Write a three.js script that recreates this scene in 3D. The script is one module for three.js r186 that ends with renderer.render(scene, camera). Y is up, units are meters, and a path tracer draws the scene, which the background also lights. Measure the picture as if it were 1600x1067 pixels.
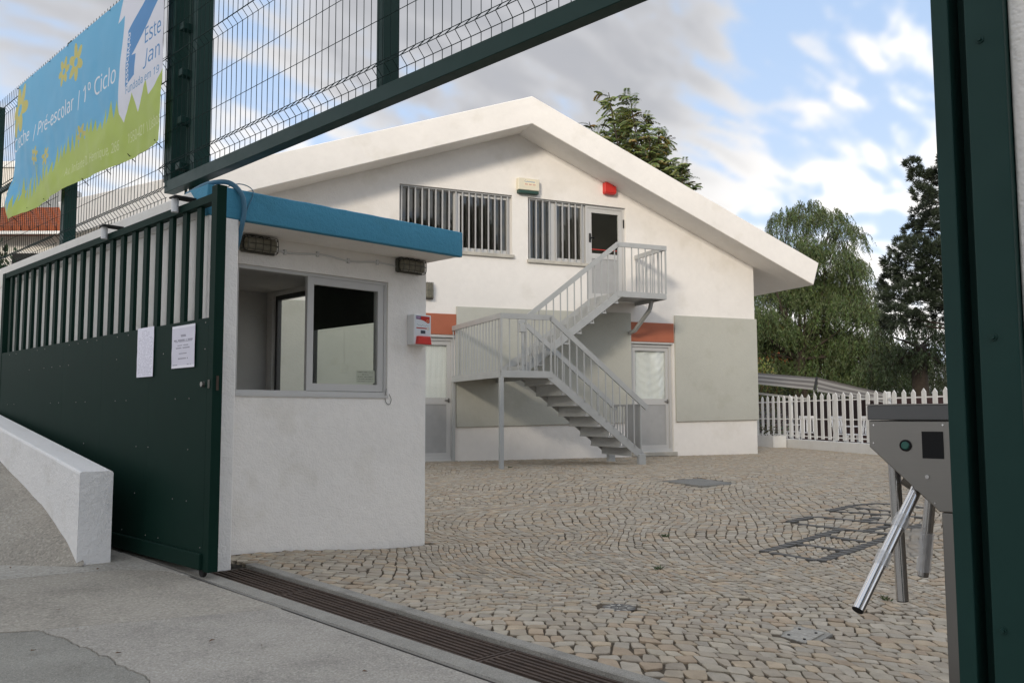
import * as THREE from 'three';
import { mergeGeometries } from 'three/addons/utils/BufferGeometryUtils.js';
import { RoundedBoxGeometry } from 'three/addons/geometries/RoundedBoxGeometry.js';

// ------------------------------------------------------------------ camera, sky, sun, exposure
const scene = new THREE.Scene();
const D2R = Math.PI / 180;
const PW = 1600, PH = 1067, FOC = 1374, EYE = new THREE.Vector3(0, 1.1, 0);
const camera = new THREE.PerspectiveCamera(2 * Math.atan(PH / 2 / FOC) / D2R, PW / PH, 0.05, 2000);
camera.rotation.set(4.75 * D2R, 0, -0.15 * D2R, 'XYZ');
camera.position.copy(EYE);
camera.updateMatrixWorld(true);

const renderer = new THREE.WebGLRenderer({ antialias: true });
renderer.toneMapping = THREE.LinearToneMapping;
renderer.toneMappingExposure = 2.65;
renderer.shadowMap.enabled = true;

let seed = 7;
const rnd = () => { seed = (seed * 1664525 + 1013904223) >>> 0; return seed / 4294967296; };
const rr = (a, b) => a + (b - a) * rnd();
const clamp = (x, a = 0, b = 1) => Math.min(b, Math.max(a, x));
const sstep = (a, b, x) => { const t = clamp((x - a) / (b - a)); return t * t * (3 - 2 * t); };
const mix = (a, b, t) => a + (b - a) * t;
const hash = (x, y, s = 0) => { let h = Math.imul(x | 0, 374761393) ^ Math.imul(y | 0, 668265263) ^ Math.imul((s | 0) + 11, 1274126177); h = Math.imul(h ^ (h >>> 13), 1274126177); return ((h ^ (h >>> 16)) >>> 0) / 4294967296; };
const vnoise = (x, y, s = 0, per = 0) => {
  const ix = Math.floor(x), iy = Math.floor(y), fx = x - ix, fy = y - iy, w = (k) => per ? ((k % per) + per) % per : k;
  const u = fx * fx * (3 - 2 * fx), v = fy * fy * (3 - 2 * fy);
  return mix(mix(hash(w(ix), w(iy), s), hash(w(ix + 1), w(iy), s), u), mix(hash(w(ix), w(iy + 1), s), hash(w(ix + 1), w(iy + 1), s), u), v);
};
const fbm = (x, y, oct = 5, s = 0, per = 0) => { let a = 0.5, t = 0, n = 0; for (let i = 0; i < oct; i++) { t += a * vnoise(x, y, s + i, per ? per << i : 0); n += a; x *= 2; y *= 2; a *= 0.5; } return t / n; };

// rays through pixels of the photograph (1600 x 1067)
const ray = (px, py) => new THREE.Vector3((px - PW / 2) / FOC, -(py - PH / 2) / FOC, -1).applyQuaternion(camera.quaternion).normalize();
const toPx = (P) => { const c = P.clone().sub(EYE).applyQuaternion(camera.quaternion.clone().invert()); return [PW / 2 - FOC * c.x / c.z, PH / 2 + FOC * c.y / c.z, -c.z]; };
const atDepth = (px, py, d) => { const r = ray(px, py); return EYE.clone().addScaledVector(r, d / -r.z); };
class Frame {
  constructor(yaw, o) { const t = yaw * D2R; this.X = new THREE.Vector3(Math.sin(t), 0, -Math.cos(t)); this.Z = new THREE.Vector3(-this.X.z, 0, this.X.x); this.o = o; this.rot = Math.atan2(-this.X.z, this.X.x); }
  wld(x, y, z) { return this.o.clone().addScaledVector(this.X, x).addScaledVector(this.Z, z).add(new THREE.Vector3(0, y, 0)); }
  loc(P) { const d = P.clone().sub(this.o); return [d.dot(this.X), d.y, d.dot(this.Z)]; }
  z(px, py, z) { const r = ray(px, py), e = EYE.clone().sub(this.o); return this.loc(EYE.clone().addScaledVector(r, (z - e.dot(this.Z)) / r.dot(this.Z))); }
  x(px, py, x) { const r = ray(px, py), e = EYE.clone().sub(this.o); return this.loc(EYE.clone().addScaledVector(r, (x - e.dot(this.X)) / r.dot(this.X))); }
}
const onY = (px, py, y) => { const r = ray(px, py); return EYE.clone().addScaledVector(r, (y - EYE.y) / r.y); };
const G = new Frame(135.1, onY(337, 893, 0));          // the gate line: X along the gate towards the camera's side, Z to the street
const B = new Frame(66.6, onY(1181, 709, 0.12));       // the school's gable front: X along it, Z out of it
const W = new Frame(90, new THREE.Vector3());           // the world itself
const SL = 0.027;                                       // the street falls along the gate line

// sun: low, behind the camera; direction given in the gable's frame
const SUN = new THREE.Vector3().addScaledVector(B.X, -0.93).addScaledVector(B.Z, 1).add(new THREE.Vector3(0, 0.40, 0)).normalize();
const sun = new THREE.DirectionalLight(new THREE.Color().setRGB(1.0, 0.89, 0.75), 1.3);
sun.position.copy(SUN).multiplyScalar(80).add(new THREE.Vector3(0, 0, -12));
sun.target.position.set(0, 0, -12);
sun.castShadow = true; sun.shadow.radius = 20;
sun.shadow.mapSize.set(4096, 4096);
Object.assign(sun.shadow.camera, { left: -45, right: 45, top: 45, bottom: -45, near: 1, far: 220 });
scene.add(sun, sun.target);

// sky: pale blue with broken cloud
{
  const w = 1536, h = 768, data = new Float32Array(w * h * 4);
  const dirPx = (px, py) => ray(px, py);
  const lumps = [[950, 60, 0.16, 0.40], [700, 20, 0.13, 0.26], [130, 30, 0.14, 0.36], [1350, 255, 0.07, 0.16], [1130, 330, 0.08, 0.15], [1320, 60, 0.06, 0.14], [1300, 420, 0.10, 0.12], [1320, 160, 0.03, 0.2],
    [640, 190, 0.06, -0.4], [360, 170, 0.07, -0.3], [30, 150, 0.07, -0.35], [1110, 225, 0.04, -0.42], [1250, 205, 0.05, -0.34], [1240, 330, 0.05, -0.3], [1425, 170, 0.05, -0.45], [1210, 15, 0.05, -0.42], [1420, 30, 0.05, -0.3], [880, 215, 0.05, -0.35], [1400, 370, 0.06, -0.3]]
    .map(([x, y, s, a]) => [dirPx(x, y), s, a]);
  const grey = [[dirPx(950, 70), 0.2], [dirPx(120, 20), 0.16], [dirPx(650, 30), 0.14]];
  for (let j = 0; j < h; j++) {
    const up = ((j + 0.5) / h - 0.5) * Math.PI, y = Math.sin(up), cy = Math.cos(up);
    if (y < -0.26) { for (let i = 0; i < w; i++) data.set([0.42, 0.41, 0.39, 1], (j * w + i) * 4); continue; }
    for (let i = 0; i < w; i++) {
      const az = ((i + 0.5) / w - 0.5) * 2 * Math.PI, x = Math.cos(az) * cy, z = Math.sin(az) * cy;
      const yy = Math.max(y, 0), k = 1 / (yy + 0.22), px = x * k * 2.3, pz = z * k * 2.3;
      let bias = 0, g = 0;
      for (const [d, s, a] of lumps) { const c = 1 - (d.x * x + d.y * y + d.z * z); if (c < s * s * 4) bias += a * Math.exp(-c * 2 / (s * s)); }
      for (const [d, s] of grey) { const c = 1 - (d.x * x + d.y * y + d.z * z); if (c < s * s * 5) g += Math.exp(-c * 2 / (s * s)); }
      const wx = fbm(px * 0.9 + 3, pz * 0.9, 3, 40) - 0.5, wz = fbm(px * 0.9, pz * 0.9 + 7, 3, 50) - 0.5;
      const big = fbm(px * 0.8 + wx * 1.5, pz * 0.8 + wz * 1.5, 4, 60), fine = fbm((px + pz) * 7.5 + wx * 4 + 9, (pz - px) * 2.9 + wz * 4, 6, 70);
      const dens = (big - 0.5) * 1.1 + (fine - 0.5) * 1.15 + bias * 0.8 + 0.10;
      const a = sstep(-0.22, 0.24, dens) * 0.95, thick = sstep(0.1, 0.6, dens), t = Math.pow(1 - yy, 3);
      const blue = [mix(0.14, 0.36, t), mix(0.21, 0.41, t), mix(0.325, 0.48, t)];
      const lit = mix(0.98, 0.84, thick) * mix(0.90, 1.08, fine) * mix(0.78, 1.06, Math.pow(1 - yy, 2)), gr = clamp(g * 1.15, 0, 1) * mix(0.75, 1, fine);
      const cl = [lit * mix(0.56, 0.225, gr), lit * mix(0.54, 0.228, gr), lit * mix(0.515, 0.242, gr)];
      const o = (j * w + i) * 4, hz = y < 0 ? sstep(0, -0.25, y) : 0;
      for (let c = 0; c < 3; c++) data[o + c] = mix(mix(blue[c], cl[c], a), [0.42, 0.41, 0.39][c], hz);
      data[o + 3] = 1;
    }
  }
  const sky = new THREE.DataTexture(data, w, h, THREE.RGBAFormat, THREE.FloatType);
  sky.mapping = THREE.EquirectangularReflectionMapping; sky.magFilter = sky.minFilter = THREE.LinearFilter; sky.wrapS = THREE.RepeatWrapping; sky.needsUpdate = true;
  scene.background = sky; scene.environment = sky;
}

// ------------------------------------------------------------------ materials
const lin = (r, g, b) => new THREE.Color().setRGB(r, g, b);
function dataTex(n, fn, srgb) {
  const d = new Uint8Array(n * n * 4);
  for (let j = 0; j < n; j++) for (let i = 0; i < n; i++) { const c = fn(i / n, j / n, i, j); const o = (j * n + i) * 4; for (let k = 0; k < 3; k++) d[o + k] = clamp(Array.isArray(c) ? c[k] : c) * 255; d[o + 3] = 255; }
  const t = new THREE.DataTexture(d, n, n); t.wrapS = t.wrapT = THREE.RepeatWrapping; t.magFilter = THREE.LinearFilter; t.minFilter = THREE.LinearMipmapLinearFilter; t.generateMipmaps = true;
  if (srgb) t.colorSpace = THREE.SRGBColorSpace; t.needsUpdate = true; return t;
}
const rep = (t, m) => { const c = t.clone(); c.repeat.set(1 / m, 1 / m); c.needsUpdate = true; return c; };
// grain maps are near white and multiply a base colour
const plasterMap = dataTex(512, (u, v) => { const a = fbm(u * 6, v * 6, 5, 3, 6), b = fbm(u * 48, v * 48, 3, 9, 48), s = sstep(0.60, 0.78, fbm(u * 8, v * 8, 5, 21, 8)); const k = 0.90 + 0.10 * a + 0.05 * (b - 0.5); return [k - 0.05 * s, k - 0.055 * s, k - 0.07 * s]; });
const plasterBump = dataTex(512, (u, v) => 0.6 * fbm(u * 18, v * 18, 5, 15, 18) + 0.4 * fbm(u * 90, v * 90, 2, 33, 90));
const roughBump = dataTex(512, (u, v) => fbm(u * 40, v * 40, 4, 44, 40));
const concreteMap = dataTex(1024, (u, v) => { const a = fbm(u * 4, v * 4, 6, 5, 4), sp = fbm(u * 150, v * 150, 2, 12, 150), st = sstep(0.58, 0.72, fbm(u * 7, v * 7, 5, 77, 7)); let k = 0.64 + 0.28 * a + 0.26 * (sp - 0.5); if (sp > 0.69) k += 0.14; if (sp < 0.27) k -= 0.12; k -= 0.05 * st; return [k, k * 0.985, k * 0.95]; });
const stoneMap = dataTex(512, (u, v) => { const a = fbm(u * 5, v * 5, 6, 8, 5), b = fbm(u * 60, v * 60, 3, 19, 60); const k = 0.66 + 0.34 * a + 0.16 * (b - 0.5); return [k, k * 0.985, k * 0.955]; });
const dirtMap = dataTex(256, (u, v) => { const k = 0.5 + 0.5 * fbm(u * 8, v * 8, 6, 31, 8); return [k, k * 0.95, k * 0.86]; });
const metalMap = dataTex(256, (u, v) => { const k = 0.86 + 0.14 * fbm(u * 6, v * 6, 5, 61, 6); return k; });
const brushed = dataTex(256, (u, v) => 0.55 + 0.45 * fbm(u * 4, v * 128, 3, 66, 128) + 0.2 * fbm(u * 9, v * 9, 3, 67, 9));
const roughMap = dataTex(256, (u, v) => 0.55 + 0.35 * fbm(u * 7, v * 7, 5, 88, 7));
const M = {};
const phys = (o) => new THREE.MeshPhysicalMaterial(Object.assign({ roughness: 0.6, metalness: 0 }, o));
const std = (o) => new THREE.MeshStandardMaterial(Object.assign({ roughness: 0.85, metalness: 0 }, o));
M.plaster = std({ color: lin(0.88, 0.85, 0.805), map: rep(plasterMap, 2.3), bumpMap: rep(plasterBump, 0.9), bumpScale: 0.006, roughness: 0.92 });
M.facade = std({ color: lin(0.86, 0.83, 0.79), map: rep(plasterMap, 4.1), bumpMap: rep(plasterBump, 1.6), bumpScale: 0.004, roughness: 0.92 });
M.lowWall = std({ color: lin(0.86, 0.845, 0.83), map: rep(plasterMap, 1.3), bumpMap: rep(plasterBump, 0.45), bumpScale: 0.007, roughness: 0.95 });
M.bluePaint = std({ color: lin(0.055, 0.26, 0.40), map: rep(plasterMap, 1.1), bumpMap: rep(plasterBump, 0.5), bumpScale: 0.006, roughness: 0.8 });
M.greyPanel = std({ color: lin(0.50, 0.50, 0.445), map: rep(plasterMap, 2.7), bumpMap: rep(roughBump, 1.2), bumpScale: 0.002, roughness: 0.9 });
M.rust = std({ color: lin(0.42, 0.128, 0.066), map: rep(metalMap, 1.3), roughness: 0.7 });
M.darkGreen = phys({ color: lin(0.0068, 0.0265, 0.0195), map: rep(metalMap, 0.9), specularIntensity: 0.14, roughness: 0.6 });
M.postGreen = phys({ color: lin(0.014, 0.044, 0.038), map: rep(metalMap, 0.6), specularIntensity: 0.3, roughness: 0.55, roughnessMap: rep(roughMap, 0.5) });
M.wire = phys({ color: lin(0.006, 0.022, 0.020), roughness: 0.6, specularIntensity: 0.3 });
M.greyPaint = std({ color: lin(0.44, 0.45, 0.445), map: rep(metalMap, 0.8), roughness: 0.5, roughnessMap: rep(roughMap, 0.6) });
M.alu = std({ color: lin(0.56, 0.555, 0.54), roughness: 0.5, metalness: 0.2 });
M.aluPanel = std({ color: lin(0.44, 0.44, 0.435), map: rep(metalMap, 0.7), roughness: 0.5, metalness: 0.2 });
M.bar = std({ color: lin(0.44, 0.44, 0.43), roughness: 0.5, metalness: 0.2 });
M.steel = std({ color: lin(0.225, 0.215, 0.2), metalness: 0.8, roughness: 0.42, roughnessMap: rep(brushed, 0.4) });
M.chrome = std({ color: lin(0.66, 0.65, 0.65), metalness: 1, roughness: 0.16 });
M.lidSteel = std({ color: lin(0.115, 0.115, 0.115), metalness: 0.5, roughness: 0.45 });
M.black = phys({ color: lin(0.010, 0.010, 0.011), roughness: 0.6, specularIntensity: 0.4 });
M.rubber = std({ color: lin(0.02, 0.02, 0.02), roughness: 0.9 });
M.greenLed = std({ color: lin(0.015, 0.11, 0.085), roughness: 0.3 });
M.glass = new THREE.MeshPhysicalMaterial({ color: lin(0.97, 0.985, 0.975), transmission: 1, thickness: 0, roughness: 0.02, ior: 1.5 });
M.film = new THREE.MeshPhysicalMaterial({ color: lin(0.93, 0.93, 0.93), transmission: 0.8, thickness: 0, roughness: 0.32, ior: 1.4, side: THREE.DoubleSide });
M.curtain = std({ color: lin(0.82, 0.81, 0.79), roughness: 0.95, side: THREE.DoubleSide });
M.room = std({ color: lin(0.60, 0.59, 0.57), map: rep(plasterMap, 1.9) });
M.floorTile = std({ color: lin(0.34, 0.31, 0.27), map: rep(stoneMap, 0.8), roughness: 0.6 });
M.blind = std({ color: lin(0.018, 0.019, 0.018), roughness: 0.6 });
M.sill = std({ color: lin(0.56, 0.54, 0.49), map: rep(stoneMap, 0.7) });
M.concrete = std({ color: lin(0.43, 0.405, 0.37), map: rep(concreteMap, 1.15), bumpMap: rep(roughBump, 0.22), bumpScale: 0.0035, roughness: 0.95 });
M.concreteB = std({ color: lin(0.41, 0.38, 0.335), map: rep(concreteMap, 1.7), bumpMap: rep(roughBump, 0.3), bumpScale: 0.004, roughness: 0.95 });
M.concreteC = std({ color: lin(0.45, 0.43, 0.395), map: rep(concreteMap, 2.1), bumpMap: rep(roughBump, 0.4), bumpScale: 0.003, roughness: 0.95 });
M.asphalt = std({ color: lin(0.35, 0.34, 0.31), map: rep(concreteMap, 0.8), bumpMap: rep(roughBump, 0.18), bumpScale: 0.005, roughness: 0.95 });
M.kerb = std({ color: lin(0.38, 0.365, 0.335), map: rep(concreteMap, 0.6), bumpMap: rep(roughBump, 0.15), bumpScale: 0.004, roughness: 0.95 });
M.bed = std({ color: lin(0.135, 0.108, 0.078), map: rep(dirtMap, 0.5), bumpMap: rep(roughBump, 0.1), bumpScale: 0.006, roughness: 1 });
M.stone = std({ map: rep(stoneMap, 0.37), bumpMap: rep(roughBump, 0.16), bumpScale: 0.004, roughness: 0.78, vertexColors: true });
M.basalt = std({ color: lin(0.15, 0.145, 0.138), map: rep(stoneMap, 0.23), bumpMap: rep(roughBump, 0.12), bumpScale: 0.003, roughness: 0.8 });
M.limestone = std({ color: lin(0.47, 0.455, 0.42), map: rep(stoneMap, 0.3), roughness: 0.8 });
M.manhole = std({ color: lin(0.27, 0.268, 0.255), map: rep(concreteMap, 0.9), bumpMap: rep(roughBump, 0.1), bumpScale: 0.003, roughness: 0.75, metalness: 0.2 });
M.grate = std({ color: lin(0.10, 0.072, 0.060), map: rep(dirtMap, 0.3), roughness: 0.8, metalness: 0.2 });
M.whitePaint = std({ color: lin(0.74, 0.745, 0.735), map: rep(plasterMap, 1.5), roughness: 0.65 });
M.paper = std({ color: lin(0.74, 0.73, 0.80), roughness: 0.35 });
M.cream = std({ color: lin(0.72, 0.67, 0.53), roughness: 0.5 });
M.red = std({ color: lin(0.60, 0.035, 0.028), roughness: 0.45 });
M.whitePlastic = std({ color: lin(0.72, 0.725, 0.73), roughness: 0.4 });
M.lampGlass = std({ color: lin(0.27, 0.265, 0.22), roughness: 0.35, map: rep(dirtMap, 0.2) });
M.cage = std({ color: lin(0.10, 0.10, 0.085), roughness: 0.6, metalness: 0.5 });
M.conduit = std({ color: lin(0.62, 0.62, 0.61), roughness: 0.6 });
M.hose = std({ color: lin(0.06, 0.17, 0.26), roughness: 0.55 });
M.tile = std({ color: lin(0.36, 0.105, 0.045), map: rep(dirtMap, 0.9), roughness: 0.85 });
M.bark = std({ color: lin(0.045, 0.036, 0.029), map: rep(dirtMap, 0.6), roughness: 1 });
M.leaf = std({ vertexColors: true, roughness: 0.6, side: THREE.DoubleSide });
M.orangeWall = std({ color: lin(0.46, 0.13, 0.05), map: rep(plasterMap, 2), roughness: 0.9 });
M.maroon = std({ color: lin(0.055, 0.018, 0.019), map: rep(dirtMap, 0.8), roughness: 0.7 });
M.earth = std({ color: lin(0.20, 0.18, 0.145), map: rep(dirtMap, 3), roughness: 1 });
M.houseWall = std({ color: lin(0.66, 0.64, 0.59), map: rep(plasterMap, 3), roughness: 0.9 });

// ------------------------------------------------------------------ scene helpers
const used = {};
const numbered = (n) => { const k = used[n] = (used[n] ?? -1) + 1; return k ? n + '_' + String(k).padStart(3, '0') : n; };
function tag(o, label, category, group, kind) { Object.assign(o.userData, { label, category }); if (group) o.userData.group = group; if (kind) o.userData.kind = kind; return o; }
function thing(name, label, category, fr, [x, y, z] = [0, 0, 0], group) {
  const o = new THREE.Group(); o.name = numbered(name); scene.add(o); o.position.copy(fr.wld(x, y, z)); o.rotation.y = fr.rot; o.userData.off = [x, y, z]; return tag(o, label, category, group);
}
function structure(name, label, fr = W, at = [0, 0, 0]) { const o = new THREE.Group(); o.name = name; scene.add(o); o.position.copy(fr.wld(...at)); o.rotation.y = fr.rot; o.userData = { kind: 'structure', label, off: at }; return o; }
// geometry with uv in metres, chosen by the way each face points
function metric(g) {
  if (g.index) g = g.toNonIndexed(); const p = g.attributes.position, n = p.count, uv = new Float32Array(n * 2), a = new THREE.Vector3(), b = new THREE.Vector3(), c = new THREE.Vector3();
  for (let i = 0; i < n; i += 3) {
    a.fromBufferAttribute(p, i); b.fromBufferAttribute(p, i + 1).sub(a); c.fromBufferAttribute(p, i + 2).sub(a); b.cross(c); const x = Math.abs(b.x), y = Math.abs(b.y), z = Math.abs(b.z);
    for (let k = 0; k < 3; k++) { const X = p.getX(i + k), Y = p.getY(i + k), Z = p.getZ(i + k); const [u, v] = y >= x && y >= z ? [X, Z] : x >= z ? [Z, Y] : [X, Y]; uv[(i + k) * 2] = u; uv[(i + k) * 2 + 1] = v; }
  }
  g.setAttribute('uv', new THREE.BufferAttribute(uv, 2)); if (!g.attributes.normal) g.computeVertexNormals(); return g;
}
function offs(o) { let t = o; while (t) { if (t.userData.off) return t.userData.off; t = t.parent; } return [0, 0, 0]; }
// geometries are given in the thing's frame; the mesh hangs at the thing's base
function part(name, geos, mat, parent, keepUv) {
  geos = Array.isArray(geos) ? geos : [geos]; const [x, y, z] = offs(parent);
  geos = geos.map((g) => { if (!keepUv) g = metric(g); else if (g.index) g = g.toNonIndexed(); for (const k of Object.keys(g.attributes)) if (!['position', 'normal', 'uv', 'color'].includes(k)) g.deleteAttribute(k); return g; });
  const g = geos.length > 1 ? mergeGeometries(geos) : geos[0]; g.translate(-x, -y, -z);
  const m = new THREE.Mesh(g, mat); m.name = name; m.castShadow = m.receiveShadow = true; parent.add(m); return m;
}
const bx = (x0, x1, y0, y1, z0, z1, r = 0) => { const w = Math.abs(x1 - x0), h = Math.abs(y1 - y0), d = Math.abs(z1 - z0); const g = r ? new RoundedBoxGeometry(w, h, d, 2, Math.min(r, w * 0.49, h * 0.49, d * 0.49)) : new THREE.BoxGeometry(w, h, d); g.translate((x0 + x1) / 2, (y0 + y1) / 2, (z0 + z1) / 2); return g; };
const V = (x, y, z) => new THREE.Vector3(x, y, z);
// a bar with a rectangular section between two points; w across, h in the up direction
function bar(a, b, w, h, up = V(0, 1, 0)) {
  const d = b.clone().sub(a), L = d.length(), X = d.clone().normalize(); let Zv = X.clone().cross(up).normalize(); const Y = Zv.clone().cross(X);
  const g = new THREE.BoxGeometry(L, h, w); g.applyMatrix4(new THREE.Matrix4().makeBasis(X, Y, Zv)); const c = a.clone().add(b).multiplyScalar(0.5); g.translate(c.x, c.y, c.z); return g;
}
function cyl(a, b, r0, r1 = r0, n = 10, open = false) { const d = b.clone().sub(a), g = new THREE.CylinderGeometry(r1, r0, d.length(), n, 1, open); g.applyQuaternion(new THREE.Quaternion().setFromUnitVectors(V(0, 1, 0), d.clone().normalize())); const c = a.clone().add(b).multiplyScalar(0.5); g.translate(c.x, c.y, c.z); return g; }
const tube = (pts, r, n = 24, k = 8) => new THREE.TubeGeometry(new THREE.CatmullRomCurve3(pts), n, r, k);
// prism: polygon in XY, from z0 to z1, with optional holes
function prism(pts, z0, z1, holes = [], bevel = 0) {
  const s = new THREE.Shape(pts.map((p) => new THREE.Vector2(...p))); for (const h of holes) s.holes.push(new THREE.Path(h.map((p) => new THREE.Vector2(...p))));
  const g = new THREE.ExtrudeGeometry(s, { depth: z1 - z0 - 2 * bevel, bevelEnabled: bevel > 0, bevelSize: bevel, bevelThickness: bevel, bevelOffset: -bevel, bevelSegments: 1 }); g.translate(0, 0, z0 + bevel); return g;
}
const rect = (x0, x1, y0, y1) => [[x0, y0], [x1, y0], [x1, y1], [x0, y1]];
// slab: polygon in XZ (gate frame), top following the street's fall
function slab(pts, th, bevel = 0.004, lift = 0) {
  const g = prism(pts.map(([x, z]) => [x, -z]), 0, th, [], bevel); g.rotateX(-Math.PI / 2); g.translate(0, -th, 0);
  const p = g.attributes.position; for (let i = 0; i < p.count; i++) p.setY(i, p.getY(i) - SL * p.getX(i) + lift); g.computeVertexNormals(); return g;
}
// pixel -> point of the street's plane, in the gate frame
const street = (px, py) => { const n = V(0, 1, 0).addScaledVector(G.X, SL), r = ray(px, py), t = (G.o.clone().sub(EYE).dot(n)) / r.dot(n); const l = G.loc(EYE.clone().addScaledVector(r, t)); return [l[0], l[2]]; };
// height of the cobbled court in the gate frame
const court = (X, Z) => { const d = -Z; return -SL * clamp(X, -2, 7) * (1 - sstep(2, 8, d)) - 0.13 * sstep(0.3, 2.4, d) + 0.25 * sstep(3, 9, d); };
const onCourt = (px, py) => { let y = 0, P; for (let i = 0; i < 40; i++) { P = onY(px, py, y); const l = G.loc(P); y = mix(y, court(l[0], l[2]), 0.6); } return P; };
const courtAt = (P) => { const l = G.loc(P); return court(l[0], l[2]); };
const copyOf = (o, label) => { const c = o.clone(); c.name = numbered(o.name.replace(/_\d{3}$/, '')); c.userData = { ...o.userData }; if (label) c.userData.label = label; scene.add(c); return c; };

// ------------------------------------------------------------------ the ground
{
  const g = new THREE.PlaneGeometry(600, 600, 1, 1); g.rotateX(-Math.PI / 2); g.translate(0, -0.42, 0);
  const s = structure('ground', 'bare earth beyond the paved areas'); part('earth_sheet', g, M.earth, s);
}
const RAIL = 0.215;
{ // street pavement outside the gate, one mesh per concrete slab
  const s = structure('pavement', 'worn concrete pavement outside the gate', G);
  const P = street, A = (a, b) => P(a, b), far = 9;
  const j1 = A(-80, 992), j2 = A(60, 984), j3 = [A(424, 953)[0], RAIL];
  const c1 = A(-80, 912), c2 = A(30, 903), c3 = A(90, 897), c4 = A(150, 892.5), c5 = A(200, 890), c6 = A(255, 891.5), c7 = [A(320, 897)[0], RAIL];
  const a1 = A(105, 998), a2 = A(150, 1018), a3 = A(195, 1040), a4 = A(235, 1062), a5 = A(300, 1110);
  const rag = (pts, amp) => { const out = []; for (let i = 0; i + 1 < pts.length; i++) { const [x0, z0] = pts[i], [x1, z1] = pts[i + 1], L = Math.hypot(x1 - x0, z1 - z0), n = Math.max(1, Math.round(L / 0.03)); for (let k = 0; k < n; k++) { const t = k / n, o = k ? amp * (fbm(mix(x0, x1, t) * 14, mix(z0, z1, t) * 14, 4, 9) - 0.5) : 0; out.push([mix(x0, x1, t) + o * (z1 - z0) / L, mix(z0, z1, t) - o * (x1 - x0) / L]); } } out.push(pts[pts.length - 1]); return out; };
  const g = 0.0055, sh = ([x, z], dx, dz) => [x + dx, z + dz];
  const pe = rag([j2, a1, a2, a3, a4, a5], 0.06), up1 = rag([j2, j3], 0.012), cr = rag([c1, c2, c3, c4, c5, c6, c7], 0.02);
  part('concrete_slab', slab([...up1.map((p) => sh(p, 0, g)), [9, RAIL], [9, far], [a5[0] + 1, far], ...pe.slice(1).reverse()], 0.2, 0.002), M.concrete, s);
  part('concrete_slab', slab([...cr.map((p) => sh(p, 0, g)), ...up1.slice().reverse().map((p) => sh(p, 0, -g)), j1], 0.2, 0.002), M.concreteB, s);
  part('asphalt_patch', slab([j1, ...pe.map((p) => sh(p, -0.003, 0.003)), [a5[0] + 1, far], [-7, far], [-7, 1.5]], 0.2, 0.002, -0.006), M.asphalt, s);
  const k1 = A(-80, 889), k2 = A(0, 882.5), k3 = A(118, 874);
  part('concrete_slab', slab([k1, k2, k3, [k3[0] - 0.1, 0.08], [c7[0], 0.08], ...cr.slice().reverse().map((p) => sh(p, 0, -g))], 0.2, 0.002, 0.002), M.concreteC, s);
  part('sub_base', slab([[-12, 0.0], [9, 0.0], [9, far + 6], [-12, far + 6]], 0.1, 0, -0.03), M.bed, s);
  part('far_pavement', slab([[-7.9, far + 0.01], [9, far + 0.01], [9, far + 14], [-14, far + 14]], 0.08, 0, -0.01), M.asphalt, s);
  // strip behind the low wall, under the gate
  part('concrete_slab', slab([[-7, -0.06], [k3[0] - 0.104, -0.06], [k3[0] - 0.104, 1.0], [-7, 1.0]], 0.2, 0.004, -0.003), M.concreteC, s);
}
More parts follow.
